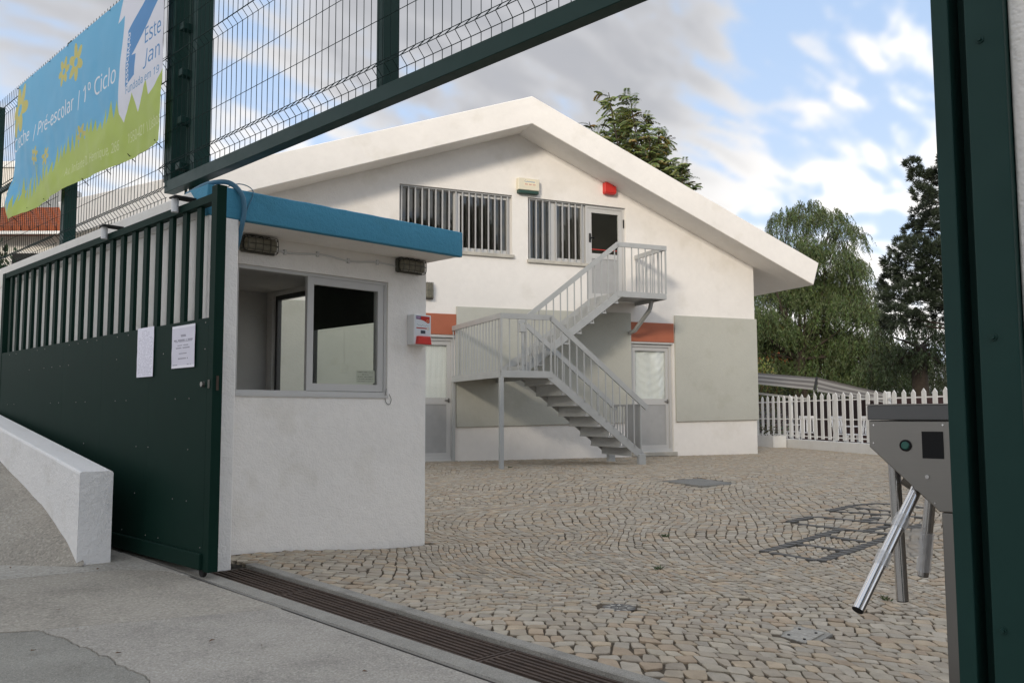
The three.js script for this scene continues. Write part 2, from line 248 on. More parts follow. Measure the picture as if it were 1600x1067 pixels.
// the low white wall and the ramp that rises behind its end
const WALL0 = onY(118, 885, 0.02), LW = new Frame(-42, WALL0);   // X along the wall, away from the camera
{
  const prof = [[0, 0], [0.22, 0.15], [0.75, 0.36], [1.75, 0.635], [6, 1.6]];
  const rise = (t) => { if (t <= 0) return 0; for (let i = 1; i < prof.length; i++) if (t <= prof[i][0]) return mix(prof[i - 1][1], prof[i][1], (t - prof[i - 1][0]) / (prof[i][0] - prof[i - 1][0])); return 1.6; };
  const s = structure('sloping_pavement', 'rough concrete ramp climbing beside the low white wall');
  const pos = [], idx = [], nt = 60, ns = 70;
  for (let i = 0; i <= nt; i++) for (let j = 0; j <= ns; j++) {
    const t = 6 * Math.pow(i / nt, 1.5), z = WALL0.z + 0.03 - t, sWall = Math.max(0, t - 0.03) / 0.743, xr = LW.wld(sWall, 0, 0.08).x, x = xr - 9 * Math.pow(j / ns, 1.6);
    const base = 0.021 - SL * 0 + (G.o.x - x) * 0.0;
    pos.push(x, 0.026 + rise(t - 0.02 * (fbm(x * 2, 4, 3) - 0.5)) + 0.022 * (fbm(x * 2.2, z * 2.2, 4, 3) - 0.5) * sstep(0, 0.5, t) + base * 0, z);
    if (i < nt && j < ns) { const a = i * (ns + 1) + j; idx.push(a, a + 1, a + ns + 1, a + 1, a + ns + 2, a + ns + 1); }
  }
  const g = new THREE.BufferGeometry(); g.setAttribute('position', new THREE.Float32BufferAttribute(pos, 3)); g.setIndex(idx); g.computeVertexNormals();
  const p = g.attributes.position, uv = new Float32Array(p.count * 2); for (let i = 0; i < p.count; i++) { uv[2 * i] = p.getX(i); uv[2 * i + 1] = p.getZ(i); } g.setAttribute('uv', new THREE.BufferAttribute(uv, 2));
  part('ramp_surface', g, M.concreteB, s, true);
  // wall: top climbs gently
  const o = thing('low_wall', 'low rough-plastered white wall with sloping top in front of the green gate', 'wall', LW);
  const L = 6.5, T = 0.235, top = (x) => 0.672 + 0.118 * x, N = 40, ring = [];
  const vs = [], ids = [], r = 0.018;
  const sec = (x) => { const h = top(x), n = (k) => 0.006 * (fbm(x * 3 + k * 7, k * 3.1, 3, 5) - 0.5); return [[-0.3, 0], [h * 0.5, n(1)], [h - r, n(2)], [h - r * 0.3, r * 0.3], [h, r], [h + n(3), T * 0.5], [h, T - r], [h - r * 0.3, T - r * 0.3], [h - r, T + n(4)], [h * 0.5, T], [-0.3, T]]; };
  for (let i = 0; i <= N; i++) { const x = L * Math.pow(i / N, 1.4) ; for (const [y, z] of sec(x)) vs.push(x + (i === 0 ? 0.006 * Math.sin(y * 9) : 0), y, z); }
  const K = 11; for (let i = 0; i < N; i++) for (let k = 0; k < K - 1; k++) { const a = i * K + k; ids.push(a, a + K, a + 1, a + 1, a + K, a + K + 1); }
  for (let k = 1; k < K - 1; k++) ids.push(0, k, k + 1);
  for (let k = 1; k < K - 1; k++) ids.push(N * K, N * K + k + 1, N * K + k);
  const wg = new THREE.BufferGeometry(); wg.setAttribute('position', new THREE.Float32BufferAttribute(vs, 3)); wg.setIndex(ids);
  let w2 = wg.toNonIndexed(); w2.computeVertexNormals();
  part('wall_body', w2, M.lowWall, o);
}
{ // threshold of the gate: rail, kerbs and the drain
  const s = structure('gate_threshold', 'concrete threshold with the gate rail and drain trench', G);
  const X0 = -0.05, X1 = 6.5;
  part('kerb', slab([[-7, 0.062], [X1, 0.062], [X1, RAIL - 0.03], [-7, RAIL - 0.03]], 0.25, 0.005, 0.004), M.kerb, s);
  part('kerb', slab([[X0, -0.335], [X1, -0.335], [X1, -0.253], [X0, -0.253]], 0.25, 0.006, 0.017), M.kerb, s);
  part('gate_rail', slab([[-7, RAIL - 0.022], [X1, RAIL - 0.022], [X1, RAIL - 0.008], [-7, RAIL - 0.008]], 0.2, 0.002, 0.003), M.steel, s);
  part('trench_floor', slab([[X0, -0.25], [X1, -0.25], [X1, 0.06], [X0, 0.06]], 0.1, 0, -0.16), M.bed, s);
}
{ // drain grates: rusty bars lying along the trench
  const L = 0.92, zs = [-0.247, 0.055], n = 8;
  const mk = (i) => {
    const x0 = 0.0 + i * (L + 0.012) - 0.04, x1 = x0 + L, o = thing('drain_grate', 'rusty brown trench drain grate of long parallel bars along the gate threshold', 'drain grate', G, [x0, -SL * x0, -0.1], 'drain grates in the trench behind the gate rail');
    const Y = (x) => -SL * x - 0.006;
    for (let k = 0; k < n; k++) { const z = mix(zs[0] + 0.016, zs[1] - 0.016, k / (n - 1)), dy = rr(-0.003, 0.001); part('grate_bar', bar(V(x0 + 0.02, Y(x0) - 0.018 + dy, z + rr(-0.001, 0.001)), V(x1 - 0.02, Y(x1) - 0.018 + dy, z), 0.017, 0.036), M.grate, o); }
    part('end_frame', bar(V(x0 + 0.01, Y(x0) - 0.022, zs[0]), V(x0 + 0.01, Y(x0) - 0.022, zs[1]), 0.018, 0.036), M.grate, o);
    part('end_frame', bar(V(x1 - 0.01, Y(x1) - 0.022, zs[0]), V(x1 - 0.01, Y(x1) - 0.022, zs[1]), 0.018, 0.036), M.grate, o);
    const cr = [0.34, 0.66].map((t) => bar(V(mix(x0, x1, t), Y(mix(x0, x1, t)) - 0.034, zs[0]), V(mix(x0, x1, t), Y(mix(x0, x1, t)) - 0.034, zs[1]), 0.012, 0.02)); part('cross_bar', cr, M.grate, o);
  };
  for (let i = 0; i < 5; i++) mk(i);
}
// ------------------------------------------------------------------ the cobbled court
const hopLines = [];
{
  const cc = structure('courtyard', 'courtyard paved with pale limestone cobbles in curving rows', G);
  // bed of dark joint sand
  { const pos = [], idx = [], uv = [], nx = 130, nz = 130; for (let j = 0; j <= nz; j++) for (let i = 0; i <= nx; i++) { const Z = -0.30 - 36 * Math.pow(j / nz, 1.6), X = mix(-14, 22, i / nx); pos.push(X, court(X, Z) - 0.0095, Z); uv.push(X, Z); if (i < nx && j < nz) { const a = j * (nx + 1) + i; idx.push(a, a + 1, a + nx + 1, a + 1, a + nx + 2, a + nx + 1); } }
    const g = new THREE.BufferGeometry(); g.setAttribute('position', new THREE.Float32BufferAttribute(pos, 3)); g.setAttribute('uv', new THREE.Float32BufferAttribute(uv, 2)); g.setIndex(idx); g.computeVertexNormals(); part('joint_sand', g, M.bed, cc, true); }
  // hopscotch lines (dark stones), from the photograph's pixels on the court
  const hp = (px, py) => { const l = G.loc(onCourt(px, py)); return [l[0], l[2]]; };
  const zp = (x, y) => hp(1156 + x / 3.215, 734 + y / 3.215), seg = (x0, y0, x1, y1, thin) => hopLines.push([zp(x0, y0), zp(x1, y1), thin ? 0.072 : 0.098]);
  const a0 = zp(120, 412);
  seg(120, 412, 515, 298); seg(405, 458, 790, 325); seg(160, 417, 390, 455, 1); seg(300, 374, 520, 406, 1); seg(435, 333, 625, 361, 1); seg(290, 272, 790, 328, 1); seg(385, 236, 930, 292, 1);
  seg(250, 262, 370, 235); seg(640, 310, 740, 283); seg(615, 264, 700, 239); seg(855, 297, 930, 272); seg(450, 208, 575, 180); seg(490, 210, 930, 240, 1); seg(575, 190, 800, 213, 1); seg(580, 178, 690, 170, 1); seg(690, 170, 810, 175, 1); seg(810, 175, 930, 192, 1);
  const nearLine = (x, z) => { for (const [p, q, wd] of hopLines) { const dx = q[0] - p[0], dz = q[1] - p[1], L = Math.hypot(dx, dz), t = ((x - p[0]) * dx + (z - p[1]) * dz) / (L * L); if (t > -0.04 && t < 1.04 && Math.abs((x - p[0]) * dz - (z - p[1]) * dx) / L < wd * 0.5 - 0.004) return true; } return false; };
  const mh = ['manhole', ...[[1035, 752], [1098, 762], [1153, 755], [1092, 746]].map(([x, y]) => hp(x, y))];
  const inPoly = (x, z, P) => { let c = false; for (let i = 0, j = P.length - 1; i < P.length; j = i++) if ((P[i][1] > z) !== (P[j][1] > z) && x < (P[j][0] - P[i][0]) * (z - P[i][1]) / (P[j][1] - P[i][1]) + P[i][0]) c = !c; return c; };
  const plate = [[1207, 992], [1262, 1008], [1302, 992], [1245, 977]].map(([x, y]) => hp(x, y));
  const ros = hp(967, 949);
  // stones: rows run along the kerb, swept into arcs
  const F0 = [8.05, -28.3], F1 = [9.05, -18.6];   // picket fence line in the world
  const sweep = (u, v) => 0.9 * (fbm(u * 0.62 + 3, v * 0.5 + 8, 2, 120) - 0.5) + 0.05 * Math.sin(u * 2.3 + 1.7 * Math.sin(v * 0.7)) + 0.4 * Math.sin(u * 0.5 + v * 0.3);
  const drift = (u, v) => 0.85 * (fbm(u * 0.5 + 20, v * 0.55 + 5, 3, 140) - 0.5);
  const pal = [[0.48, 0.41, 0.32], [0.51, 0.45, 0.36], [0.44, 0.38, 0.305], [0.52, 0.42, 0.305], [0.46, 0.41, 0.34], [0.48, 0.375, 0.27], [0.54, 0.48, 0.395], [0.47, 0.405, 0.325]];
  // field 0: rows run away from the gate; field 1, by the threshold: rows run across
  const fields = [{ ph: 0.079, i0: -125, i1: 215, u0: 2, u1: 32, w: [0.066, 0.112], gv: 0.0026, gu: 0.0055, at: (u, v) => [v + sweep(u, v), -u - drift(u, v)] },
    { ph: 0.108, i0: 14, i1: 110, u0: -6, u1: 9, w: [0.068, 0.118], gv: 0.0046, gu: 0.003, at: (u, v) => [u + 0.12 * (fbm(u, v * 0.8, 2, 161) - 0.5) + 0.1 * Math.sin(v * 1.1), -v - 0.22 * Math.sin(u * 1.15 + 0.8 * Math.sin(v * 0.6)) - 0.7 * (fbm(u * 0.5 + 7, v * 0.4, 2, 150) - 0.5)] }];
  const border = (x) => -6.25 - 0.5 * Math.sin(x * 1.1 + 0.6) - 0.8 * (fbm(x * 0.9, 2, 3, 170) - 0.5);
  const edge = (f, i, u) => i * fields[f].ph + fields[f].ph * (0.42 * (vnoise(u * 7, i * 3.7, 90 + f) - 0.5) + 0.38 * (vnoise(u * 16, i * 5.1, 92 + f) - 0.5));
  const place = (f, u, v) => { const [x, z] = fields[f].at(u, v), l = G.loc(V(x, 0, z)); return [l[0], l[2]]; };
  const list = [];
  fields.forEach((fd, f) => { for (let i = fd.i0; i < fd.i1; i++) {
    let u = fd.u0 + rnd() * 0.1;
    while (u < fd.u1) {
      const w = rr(...fd.w), c0 = rr(-0.015, 0.015), u1 = u + w, um = u + w / 2, vm = (i + 0.5) * fd.ph, [X, Z] = place(f, um, vm); u = u1;
      if (Z > (f ? -0.33 : -0.31) || (X < -0.53 && Z > -2.45)) continue;
      const P = G.wld(X, court(X, Z), Z), [px, py, dep] = toPx(P); if (dep < 0.6 || px < -260 || px > 1860 || py > 1400) continue;
      if ((P.z > border(P.x)) !== (f === 1)) continue;
      const lb = B.loc(P); if (lb[2] < 0.0 && lb[0] < 0.04) continue; if (lb[2] < -9) continue;
      const fx = mix(F0[0], F1[0], (P.z - F0[1]) / (F1[1] - F0[1])); if (P.x > fx + 0.15 && P.z < -15) continue;
      if (dep > 30 || inPoly(X, Z, mh.slice(1)) || inPoly(X, Z, plate) || Math.hypot(X - ros[0], Z - ros[1]) < 0.125 || nearLine(X, Z)) continue;
      list.push({ f, u0: u1 - w, u1, i, c0, dep, X, Z });
    }
  } });
  list.sort((a, b) => a.dep - b.dep);
  const rim = [];
  function stone(s, detail) {
    const fd = fields[s.f], gap = fd.gv + 0.004 * rnd() * rnd(), gu = fd.gu + 0.004 * rnd(), sd = rr(-0.004, 0.004), v0 = (u) => edge(s.f, s.i, u) + gap + Math.max(0, sd), v1 = (u) => edge(s.f, s.i + 1, u) - gap + Math.min(0, sd), ua = s.u0 + gu, ub = s.u1 - gu, k = s.c0, k2 = rr(-0.015, 0.015);
    let pts = [[ua - k, v0(ua)], [ub - k2, v0(ub)], [ub + k2, v1(ub)], [ua + k, v1(ua)]];
    if (detail) { const q = []; for (let e = 0; e < 4; e++) { const a = pts[e], b = pts[(e + 1) % 4], c = pts[(e + 3) % 4]; const cut = rr(0.05, 0.17); q.push([mix(a[0], c[0], cut), mix(a[1], c[1], cut)], [mix(a[0], b[0], cut), mix(a[1], b[1], cut)]); const m = rr(0.42, 0.58), o = rr(-0.004, 0.003); const dx = b[0] - a[0], dy = b[1] - a[1], L = Math.hypot(dx, dy) || 1; q.push([mix(a[0], b[0], m) + dy / L * o, mix(a[1], b[1], m) - dx / L * o]); } pts = q; }
    const n = pts.length, cx = pts.reduce((t, p) => t + p[0], 0) / n, cy = pts.reduce((t, p) => t + p[1], 0) / n;
    const top = rr(-0.002, 0.004), tx = rr(-0.03, 0.03), tz = rr(-0.03, 0.03), ins = 0.935;
    const pos = [], nor = [], col = [], uv = [], c = pal[Math.floor(rnd() * pal.length)], f = rr(0.92, 1.16), C = [c[0] * f, c[1] * f, c[2] * f];
    const ou = rr(0, 9), ov = rr(0, 9);
    const pt = ([u, v], y) => { const [X, Z] = place(s.f, u, v); return [X, court(X, Z) + y + (u - cx) * tx + (v - cy) * tz, Z]; };
    const T = pts.map(([u, v]) => pt([mix(cx, u, ins), mix(cy, v, ins)], top)), S = pts.map((p) => pt(p, top - 0.0035)), D = pts.map((p) => pt(p, -0.03));
    const ctr = pt([cx, cy], top + 0.0006);
    const tri = (a, b, d, na, nb, nd) => { for (const [q, nn] of s.f ? [[a, na], [b, nb], [d, nd]] : [[a, na], [d, nd], [b, nb]]) { pos.push(...q); nor.push(...nn); uv.push(q[0] + ou, q[2] + ov); col.push(...C); } };
    const up = [-tx, 1, tz]; const out = (p, wgt) => { const dx = p[0] - ctr[0], dz = p[2] - ctr[2], L = Math.hypot(dx, dz) || 1; const q = [dx / L * wgt, 1, dz / L * wgt], l = Math.hypot(...q); return q.map((t) => t / l); };
    for (let e = 0; e < n; e++) { const g = (e + 1) % n, nT = out(T[e], 0.1), nG = out(T[g], 0.1), nS = out(S[e], 1.3), nH = out(S[g], 1.3), s1 = out(S[e], 9), s2 = out(S[g], 9);
      tri(ctr, T[e], T[g], up, nT, nG); tri(T[e], S[e], S[g], nT, nS, nH); tri(T[e], S[g], T[g], nT, nH, nG); tri(S[e], D[e], D[g], s1, s1, s2); tri(S[e], D[g], S[g], s1, s2, s2); }
    return { pos, nor, col, uv };
  }
  const toGeo = (d) => { const g = new THREE.BufferGeometry(); for (const [k, n] of [['pos', 3], ['nor', 3], ['col', 3], ['uv', 2]]) g.setAttribute({ pos: 'position', nor: 'normal', col: 'color', uv: 'uv' }[k], new THREE.BufferAttribute(new Float32Array(d[k]), n)); return g; };
  // the 300 that show largest in view
  const inView = (s) => { const [px, py] = toPx(G.wld(s.X, court(s.X, s.Z), s.Z)); return px > 0 && px < 1480 && py > 0 && py < PH; };
  let n = 0; const rest = { pos: [], nor: [], col: [], uv: [] }, total = list.length; let tri = 0;
  const chunks = [];
  for (const s of list) {
    if (n < 300 && inView(s)) { part('cobble', toGeo(stone(s, true)), M.stone, cc, true); n++; continue; }
    const d = stone(s, s.dep < 9); tri += d.pos.length / 9; chunks.push(d);
  }
  const cat = (k) => { let L = 0; for (const d of chunks) L += d[k].length; const a = new Float32Array(L); let o = 0; for (const d of chunks) { a.set(d[k], o); o += d[k].length; } return a; };
  const g = new THREE.BufferGeometry(); g.setAttribute('position', new THREE.BufferAttribute(cat('pos'), 3)); g.setAttribute('normal', new THREE.BufferAttribute(cat('nor'), 3)); g.setAttribute('color', new THREE.BufferAttribute(cat('col'), 3)); g.setAttribute('uv', new THREE.BufferAttribute(cat('uv'), 2));
  const m = part('cobble_field', g, M.stone, cc, true); m.userData.kind = 'stuff';
  console.log('stones', total, 'tris', tri);
  // hopscotch stones
  const hop = thing('hopscotch_grid', 'hopscotch figure of dark basalt stones set into the pale cobbles', 'hopscotch', G, [a0[0], court(...a0), a0[1]]);
  let bi = 0;
  for (const [p, q, lw] of hopLines) {
    const dx = q[0] - p[0], dz = q[1] - p[1], L = Math.hypot(dx, dz), ns = Math.max(1, Math.round(L / 0.10));
    for (let k = 0; k < ns; k++) {
      const t0 = k / ns, t1 = (k + 1) / ns, tm = (t0 + t1) / 2, x = p[0] + dx * tm, z = p[1] + dz * tm, len = L / ns + 0.004, wd = lw * rr(0.92, 1.08);
      const b = new RoundedBoxGeometry(len, 0.04, wd, 1, 0.003); b.rotateY(-Math.atan2(dz, dx) + rr(-0.02, 0.02)); b.translate(x, court(x, z) - 0.0138 + rr(-0.001, 0.001), z);
      part('basalt_stone', b, M.basalt, hop); bi++;
    }
  }
  // steel cover, near the building
  const mp = mh.slice(1), mc = [mp.reduce((t, p) => t + p[0], 0) / 4, mp.reduce((t, p) => t + p[1], 0) / 4];
  const cov = thing('access_cover', 'flat grey rectangular access cover set in the cobbles near the stairs', 'manhole cover', G, [mc[0], court(...mc), mc[1]]);
  const flat = (pts, y0, y1, bev) => { const q = prism(pts.map(([x, z]) => [x, -z]), y0, y1, [], bev); q.rotateX(-Math.PI / 2); return q; };
  const shr = (k) => mp.map(([x, z]) => [mix(mc[0], x, k), mix(mc[1], z, k)]), cy0 = court(...mc);
  part('cover_plate', flat(shr(0.955), cy0 - 0.02, cy0 + 0.004, 0.003), M.manhole, cov);
  { const s = shr(1), q = shr(0.965), g4 = []; for (let e = 0; e < 4; e++) { const f = (e + 1) % 4; g4.push(flat([s[e], s[f], q[f], q[e]], cy0 - 0.03, cy0 + 0.002, 0.001)); } part('cover_frame', g4, M.kerb, cov); }
  // little cast plate with bolt holes
  const pc = [plate.reduce((t, p) => t + p[0], 0) / 4, plate.reduce((t, p) => t + p[1], 0) / 4], py0 = court(...pc), ps = (k) => plate.map(([x, z]) => [mix(pc[0], x, k), mix(pc[1], z, k)]);
  const pl = thing('floor_plate', 'small pale plate with four bolts mortared into the cobbles beside the turnstile', 'floor plate', G, [pc[0], py0, pc[1]]);
  part('mortar_bed', flat(ps(1.0), py0 - 0.03, py0 - 0.003, 0.002), M.kerb, pl); part('plate', flat(ps(0.72), py0 - 0.01, py0 + 0.006, 0.002), M.concreteC, pl);
  for (let e = 0; e < 4; e++) { const q = ps(0.45)[e]; part('bolt', cyl(V(q[0], py0, q[1]), V(q[0], py0 + 0.011, q[1]), 0.009, 0.009, 8), M.rubber, pl); }
  // small mosaic rosette
  const ry0 = court(...ros), rs = thing('mosaic_rosette', 'small round black and white mosaic of triangles set in the cobbles', 'mosaic', G, [ros[0], ry0, ros[1]]);
  const R = 0.115, nA = 10;
  for (let ring = 0; ring < 2; ring++) for (let k = 0; k < nA; k++) for (let h = 0; h < 2; h++) {
    const ri = ring ? R * 0.5 : 0.008, ro = ring ? R : R * 0.48, t0 = (k + (ring ? 0.5 : 0)) / nA * 6.2832, dt = 6.2832 / nA, P2 = (r, t) => [ros[0] + r * Math.cos(t) * 1.0, ros[1] + r * Math.sin(t)];
    const tr = h ? [P2(ro, t0), P2(ro, t0 + dt), P2(ri, t0 + dt * 0.5)] : [P2(ri, t0 - dt * 0.5), P2(ro, t0), P2(ri, t0 + dt * 0.5)];
    const c2 = [(tr[0][0] + tr[1][0] + tr[2][0]) / 3, (tr[0][1] + tr[1][1] + tr[2][1]) / 3]; const q = tr.map(([x, z]) => [mix(c2[0], x, 0.9), mix(c2[1], z, 0.9)]);
    part('mosaic_stone', flat(q, ry0 - 0.02, ry0 + rr(-0.002, 0.001), 0), h ? M.basalt : M.limestone, rs);
  }
  part('mortar_bed', cyl(V(ros[0], ry0 - 0.03, ros[1]), V(ros[0], ry0 - 0.005, ros[1]), R + 0.005, R + 0.005, 24), M.bed, rs);
}
// ------------------------------------------------------------------ guard booth
const KX1 = -0.09, KX0 = -0.575, KZ1 = 0.085, KZ0 = -2.365, KT = 2.565;      // slab front, window wall, street side, yard side, soffit height
{
  const o = thing('guard_booth', 'white plastered guard booth with sliding window and blue-edged flat roof', 'booth', G, [KX0, 0, -1.1]);
  const XL = -5.6, t = 0.12;
  const win = [KZ0 + 0.45, -0.40, 1.275, 2.325];          // window opening in the front wall: z0, z1, y0, y1
  // front wall (faces +X): polygon in (-Z, Y) extruded along X
  const front = prism(rect(-(-0.17), -KZ0, -0.4, KT), 0, t, [rect(-win[1], -win[0], win[2], win[3])], 0); front.rotateY(Math.PI / 2); front.translate(KX0 - t, 0, 0);
  part('front_wall', front, M.plaster, o);
  // side wall facing the yard with its own window
  const sw = [-3.25, -1.2, 1.30, 2.49];
  part('yard_wall', prism(rect(XL, KX0 - t - 0.002, -0.4, KT), KZ0, KZ0 + t, [rect(sw[0], sw[1], sw[2], sw[3])]), M.plaster, o);
  part('street_wall', bx(XL, KX1 - 0.003, -0.4, KT, -0.163, KZ1 - 0.003, 0.012), M.plaster, o);
  part('rear_wall', bx(XL, XL + t, -0.4, KT, KZ0 + t + 0.002, -0.166), M.room, o);
  part('partition', bx(-3.45, -3.37, 0.005, KT - 0.03, KZ0 + t + 0.003, -0.167), M.room, o);
  part('floor', bx(XL + t, KX0 - t, -0.2, 0.0, KZ0 + t, -0.17), M.floorTile, o);
  part('ceiling', bx(XL + t, KX0 - t - 0.002, KT - 0.028, KT - 0.003, KZ0 + t + 0.002, -0.168), M.room, o);
  const slabTop = 2.79;
  part('roof_slab', bx(XL, KX1 - 0.045, KT, slabTop - 0.002, KZ0 - 0.03, KZ1, 0.008), M.plaster, o);
  const fa = []; { const n = 46, pos = [], idx = []; for (let i = 0; i <= n; i++) { const z = mix(KZ1 + 0.004, KZ0 - 0.036, i / n), w = (k) => 0.007 * (fbm(i * 0.45 + k * 9, k * 2.3, 3, 8) - 0.5); for (const [x, y] of [[KX1 - 0.044, KT - 0.004], [KX1 - 0.006 + w(1), KT - 0.003 + w(5)], [KX1 + w(2), KT + 0.008], [KX1 + 0.004 + w(3), (KT + slabTop) / 2], [KX1 + w(4), slabTop - 0.006 + w(6) * 1.3], [KX1 - 0.01, slabTop + 0.004 + w(6) * 1.3], [KX1 - 0.3, slabTop + 0.002]]) pos.push(x, y, z); if (i < n) for (let k = 0; k < 6; k++) { const a = i * 7 + k; idx.push(a, a + 7, a + 1, a + 1, a + 7, a + 8); } }
    for (const e of [0, n * 7]) for (let k = 1; k < 6; k++) idx.push(e, e + (e ? k + 1 : k), e + (e ? k : k + 1));
    const g = new THREE.BufferGeometry(); g.setAttribute('position', new THREE.Float32BufferAttribute(pos, 3)); g.setIndex(idx); g.computeVertexNormals(); fa.push(g); }
  const fc = part('roof_fascia', fa, M.bluePaint, o); fc.userData.label = 'blue painted roof edge'; fc.material.side = THREE.DoubleSide;
  // window frame, sliding sash and glass
  const fx = KX0 - 0.075, zz = (px, py) => G.x(px, py, KX0 - 0.04)[2];
  const frame = (x0, x1, z0, z1, y0, y1, w) => [bx(x0, x1, y0, y0 + w, z0, z1), bx(x0, x1, y1 - w, y1, z0, z1), bx(x0, x1, y0 + w, y1 - w, z0, z0 + w), bx(x0, x1, y0 + w, y1 - w, z1 - w, z1)];
  const wf = part('window', frame(fx - 0.012, fx + 0.055, win[0] + 0.001, win[1] - 0.001, win[2] + 0.001, win[3] - 0.001, 0.03), M.alu, o);
  part('sash', frame(fx + 0.012, fx + 0.05, win[0] + 0.034, -1.075, win[2] + 0.035, win[3] - 0.032, 0.062), M.alu, wf);
  part('glass_pane', bx(fx + 0.028, fx + 0.033, win[2] + 0.09, win[3] - 0.09, win[0] + 0.09, -1.13), M.glass, wf);
  part('inner_sash', frame(fx - 0.04, fx - 0.014, win[0] + 0.034, -1.12, win[2] + 0.035, win[3] - 0.032, 0.045), M.alu, wf);
  part('sill', bx(KX0 - 0.13, KX0 + 0.012, win[2] - 0.022, win[2] - 0.001, win[0], win[1]), M.alu, o);
  // yard-side window: frame, mullion, glass, half-lowered dark blind
  const zs = KZ0 + 0.05, sf = (x0, x1, y0, y1, w) => [bx(x0, x1, y0, y0 + w, zs - 0.02, zs + 0.03), bx(x0, x1, y1 - w, y1, zs - 0.02, zs + 0.03), bx(x0, x0 + w, y0 + w, y1 - w, zs - 0.02, zs + 0.03), bx(x1 - w, x1, y0 + w, y1 - w, zs - 0.02, zs + 0.03)];
  const w2 = part('window', [...sf(sw[0] + 0.001, sw[1] - 0.001, sw[2] + 0.001, sw[3] - 0.001, 0.05), bx(-2.55, -2.42, sw[2] + 0.051, sw[3] - 0.051, zs - 0.02, zs + 0.03)], M.lidSteel, o);
  part('glass_pane', bx(sw[0] + 0.05, -2.55, sw[2] + 0.05, sw[3] - 0.05, zs, zs + 0.005), M.glass, w2);
  part('glass_pane', bx(-2.42, sw[1] - 0.05, sw[2] + 0.05, sw[3] - 0.05, zs, zs + 0.005), M.glass, w2);
  part('roller_blind', bx(-2.46, sw[1] + 0.02, 2.02, sw[3] + 0.02, zs + 0.085, zs + 0.09), M.blind, o);
  part('door_opening_panel', bx(-2.0, -1.9, 0.01, KT - 0.04, -0.6, -0.17), M.room, o);
  // wall box and cable inside
  const ib = thing('socket_box', 'small junction box with cable on the booth interior wall', 'junction box', G, [-3.36, 1.5, -1.5]);
  part('box_body', bx(-3.368, -3.31, 1.62, 1.74, -1.36, -1.26, 0.01), M.lampGlass, ib); part('cable', tube([V(-3.358, 1.74, -1.30), V(-3.355, 2.1, -1.31), V(-3.358, 2.4, -1.28), V(-3.358, 2.52, -1.1)], 0.009), M.cage, ib);
  // sticker with small print in the corner of the sash
}
function printTex(w, h, draw) { const c = document.createElement('canvas'); c.width = w; c.height = h; draw(c.getContext('2d'), w, h); const t = new THREE.CanvasTexture(c); t.colorSpace = THREE.SRGBColorSpace; t.magFilter = THREE.LinearFilter; return t; }
// a flat print: quad spanned by corner a, along u and along v (metres, frame of the parent)
function printQuad(a, u, v, nu = 1, nv = 1, warp) {
  const pos = [], uv = [], idx = []; for (let j = 0; j <= nv; j++) for (let i = 0; i <= nu; i++) { const p = a.clone().addScaledVector(u, i / nu).addScaledVector(v, j / nv); if (warp) warp(p, i / nu, j / nv); pos.push(p.x, p.y, p.z); uv.push(i / nu, j / nv); if (i < nu && j < nv) { const q = j * (nu + 1) + i; idx.push(q, q + 1, q + nu + 1, q + 1, q + nu + 2, q + nu + 1); } }
  const g = new THREE.BufferGeometry(); g.setAttribute('position', new THREE.Float32BufferAttribute(pos, 3)); g.setAttribute('uv', new THREE.Float32BufferAttribute(uv, 2)); g.setIndex(idx); g.computeVertexNormals(); return g;
}
{
  const st = thing('window_sticker', 'small printed sticker in the lower corner of the booth sash', 'sticker', G, [KX0 - 0.04, 1.4, -1.7]);
  const tx = printTex(256, 192, (c, w, h) => { c.fillStyle = '#a9ad9d'; c.fillRect(0, 0, w, h); c.fillStyle = '#4a4d48'; c.font = 'bold 26px sans-serif'; for (let i = 0; i < 5; i++) for (let x = 16 + (i === 1 ? 60 : 0); x < w - 30 - (i === 1 ? 60 : 0); x += 9 + hash(i, x) * 14) c.fillRect(x, 22 + i * 34, 6 + hash(x, i) * 8, i === 4 ? 5 : 9); });
  part('print', printQuad(V(KX0 - 0.0405, 1.385, -1.60), V(0, 0, -0.2), V(0, 0.115, 0)), std({ map: tx, roughness: 0.5 }), st, true);
}
function bulkhead(fr, at, w, h, dep, axis, label) { // caged bulkhead lamp; axis 'x' = stands off along +X of the frame, 'z' along +Z
  const o = thing('bulkhead_lamp', label, 'lamp', fr, at); const [x, y, z] = at;
  const T = (u, v, d) => axis === 'x' ? V(x + d, y + v, z - u) : V(x + u, y + v, z + d);
  const pad = (u0, u1, v0, v1, d0, d1, r) => { const a = T(u0, v0, d0), b = T(u1, v1, d1); return bx(Math.min(a.x, b.x), Math.max(a.x, b.x), a.y, b.y, Math.min(a.z, b.z), Math.max(a.z, b.z), r); };
  part('lamp_base', pad(-w / 2, w / 2, -h / 2, h / 2, 0, dep * 0.32, 0.02), M.cage, o);
  part('lamp_glass', pad(-w / 2 + 0.012, w / 2 - 0.012, -h / 2 + 0.012, h / 2 - 0.012, dep * 0.3, dep * 0.9, 0.035), M.lampGlass, o);
  const wires = []; for (let i = 0; i < 5; i++) { const u = mix(-w / 2 + 0.02, w / 2 - 0.02, i / 4); wires.push(tube([T(u, -h / 2, dep * 0.3), T(u, -h / 2 + 0.008, dep * 0.85), T(u, 0, dep), T(u, h / 2 - 0.008, dep * 0.85), T(u, h / 2, dep * 0.3)], 0.003, 16, 5)); }
  for (let i = 0; i < 3; i++) { const v = mix(-h / 2 + 0.02, h / 2 - 0.02, i / 2), dd = i === 1 ? dep : dep * 0.93; wires.push(tube([T(-w / 2, v, dep * 0.3), T(-w / 2 + 0.01, v, dep * 0.8), T(0, v, dd), T(w / 2 - 0.01, v, dep * 0.8), T(w / 2, v, dep * 0.3)], 0.003, 16, 5)); }
  part('wire_cage', wires, M.cage, o); return o;
}
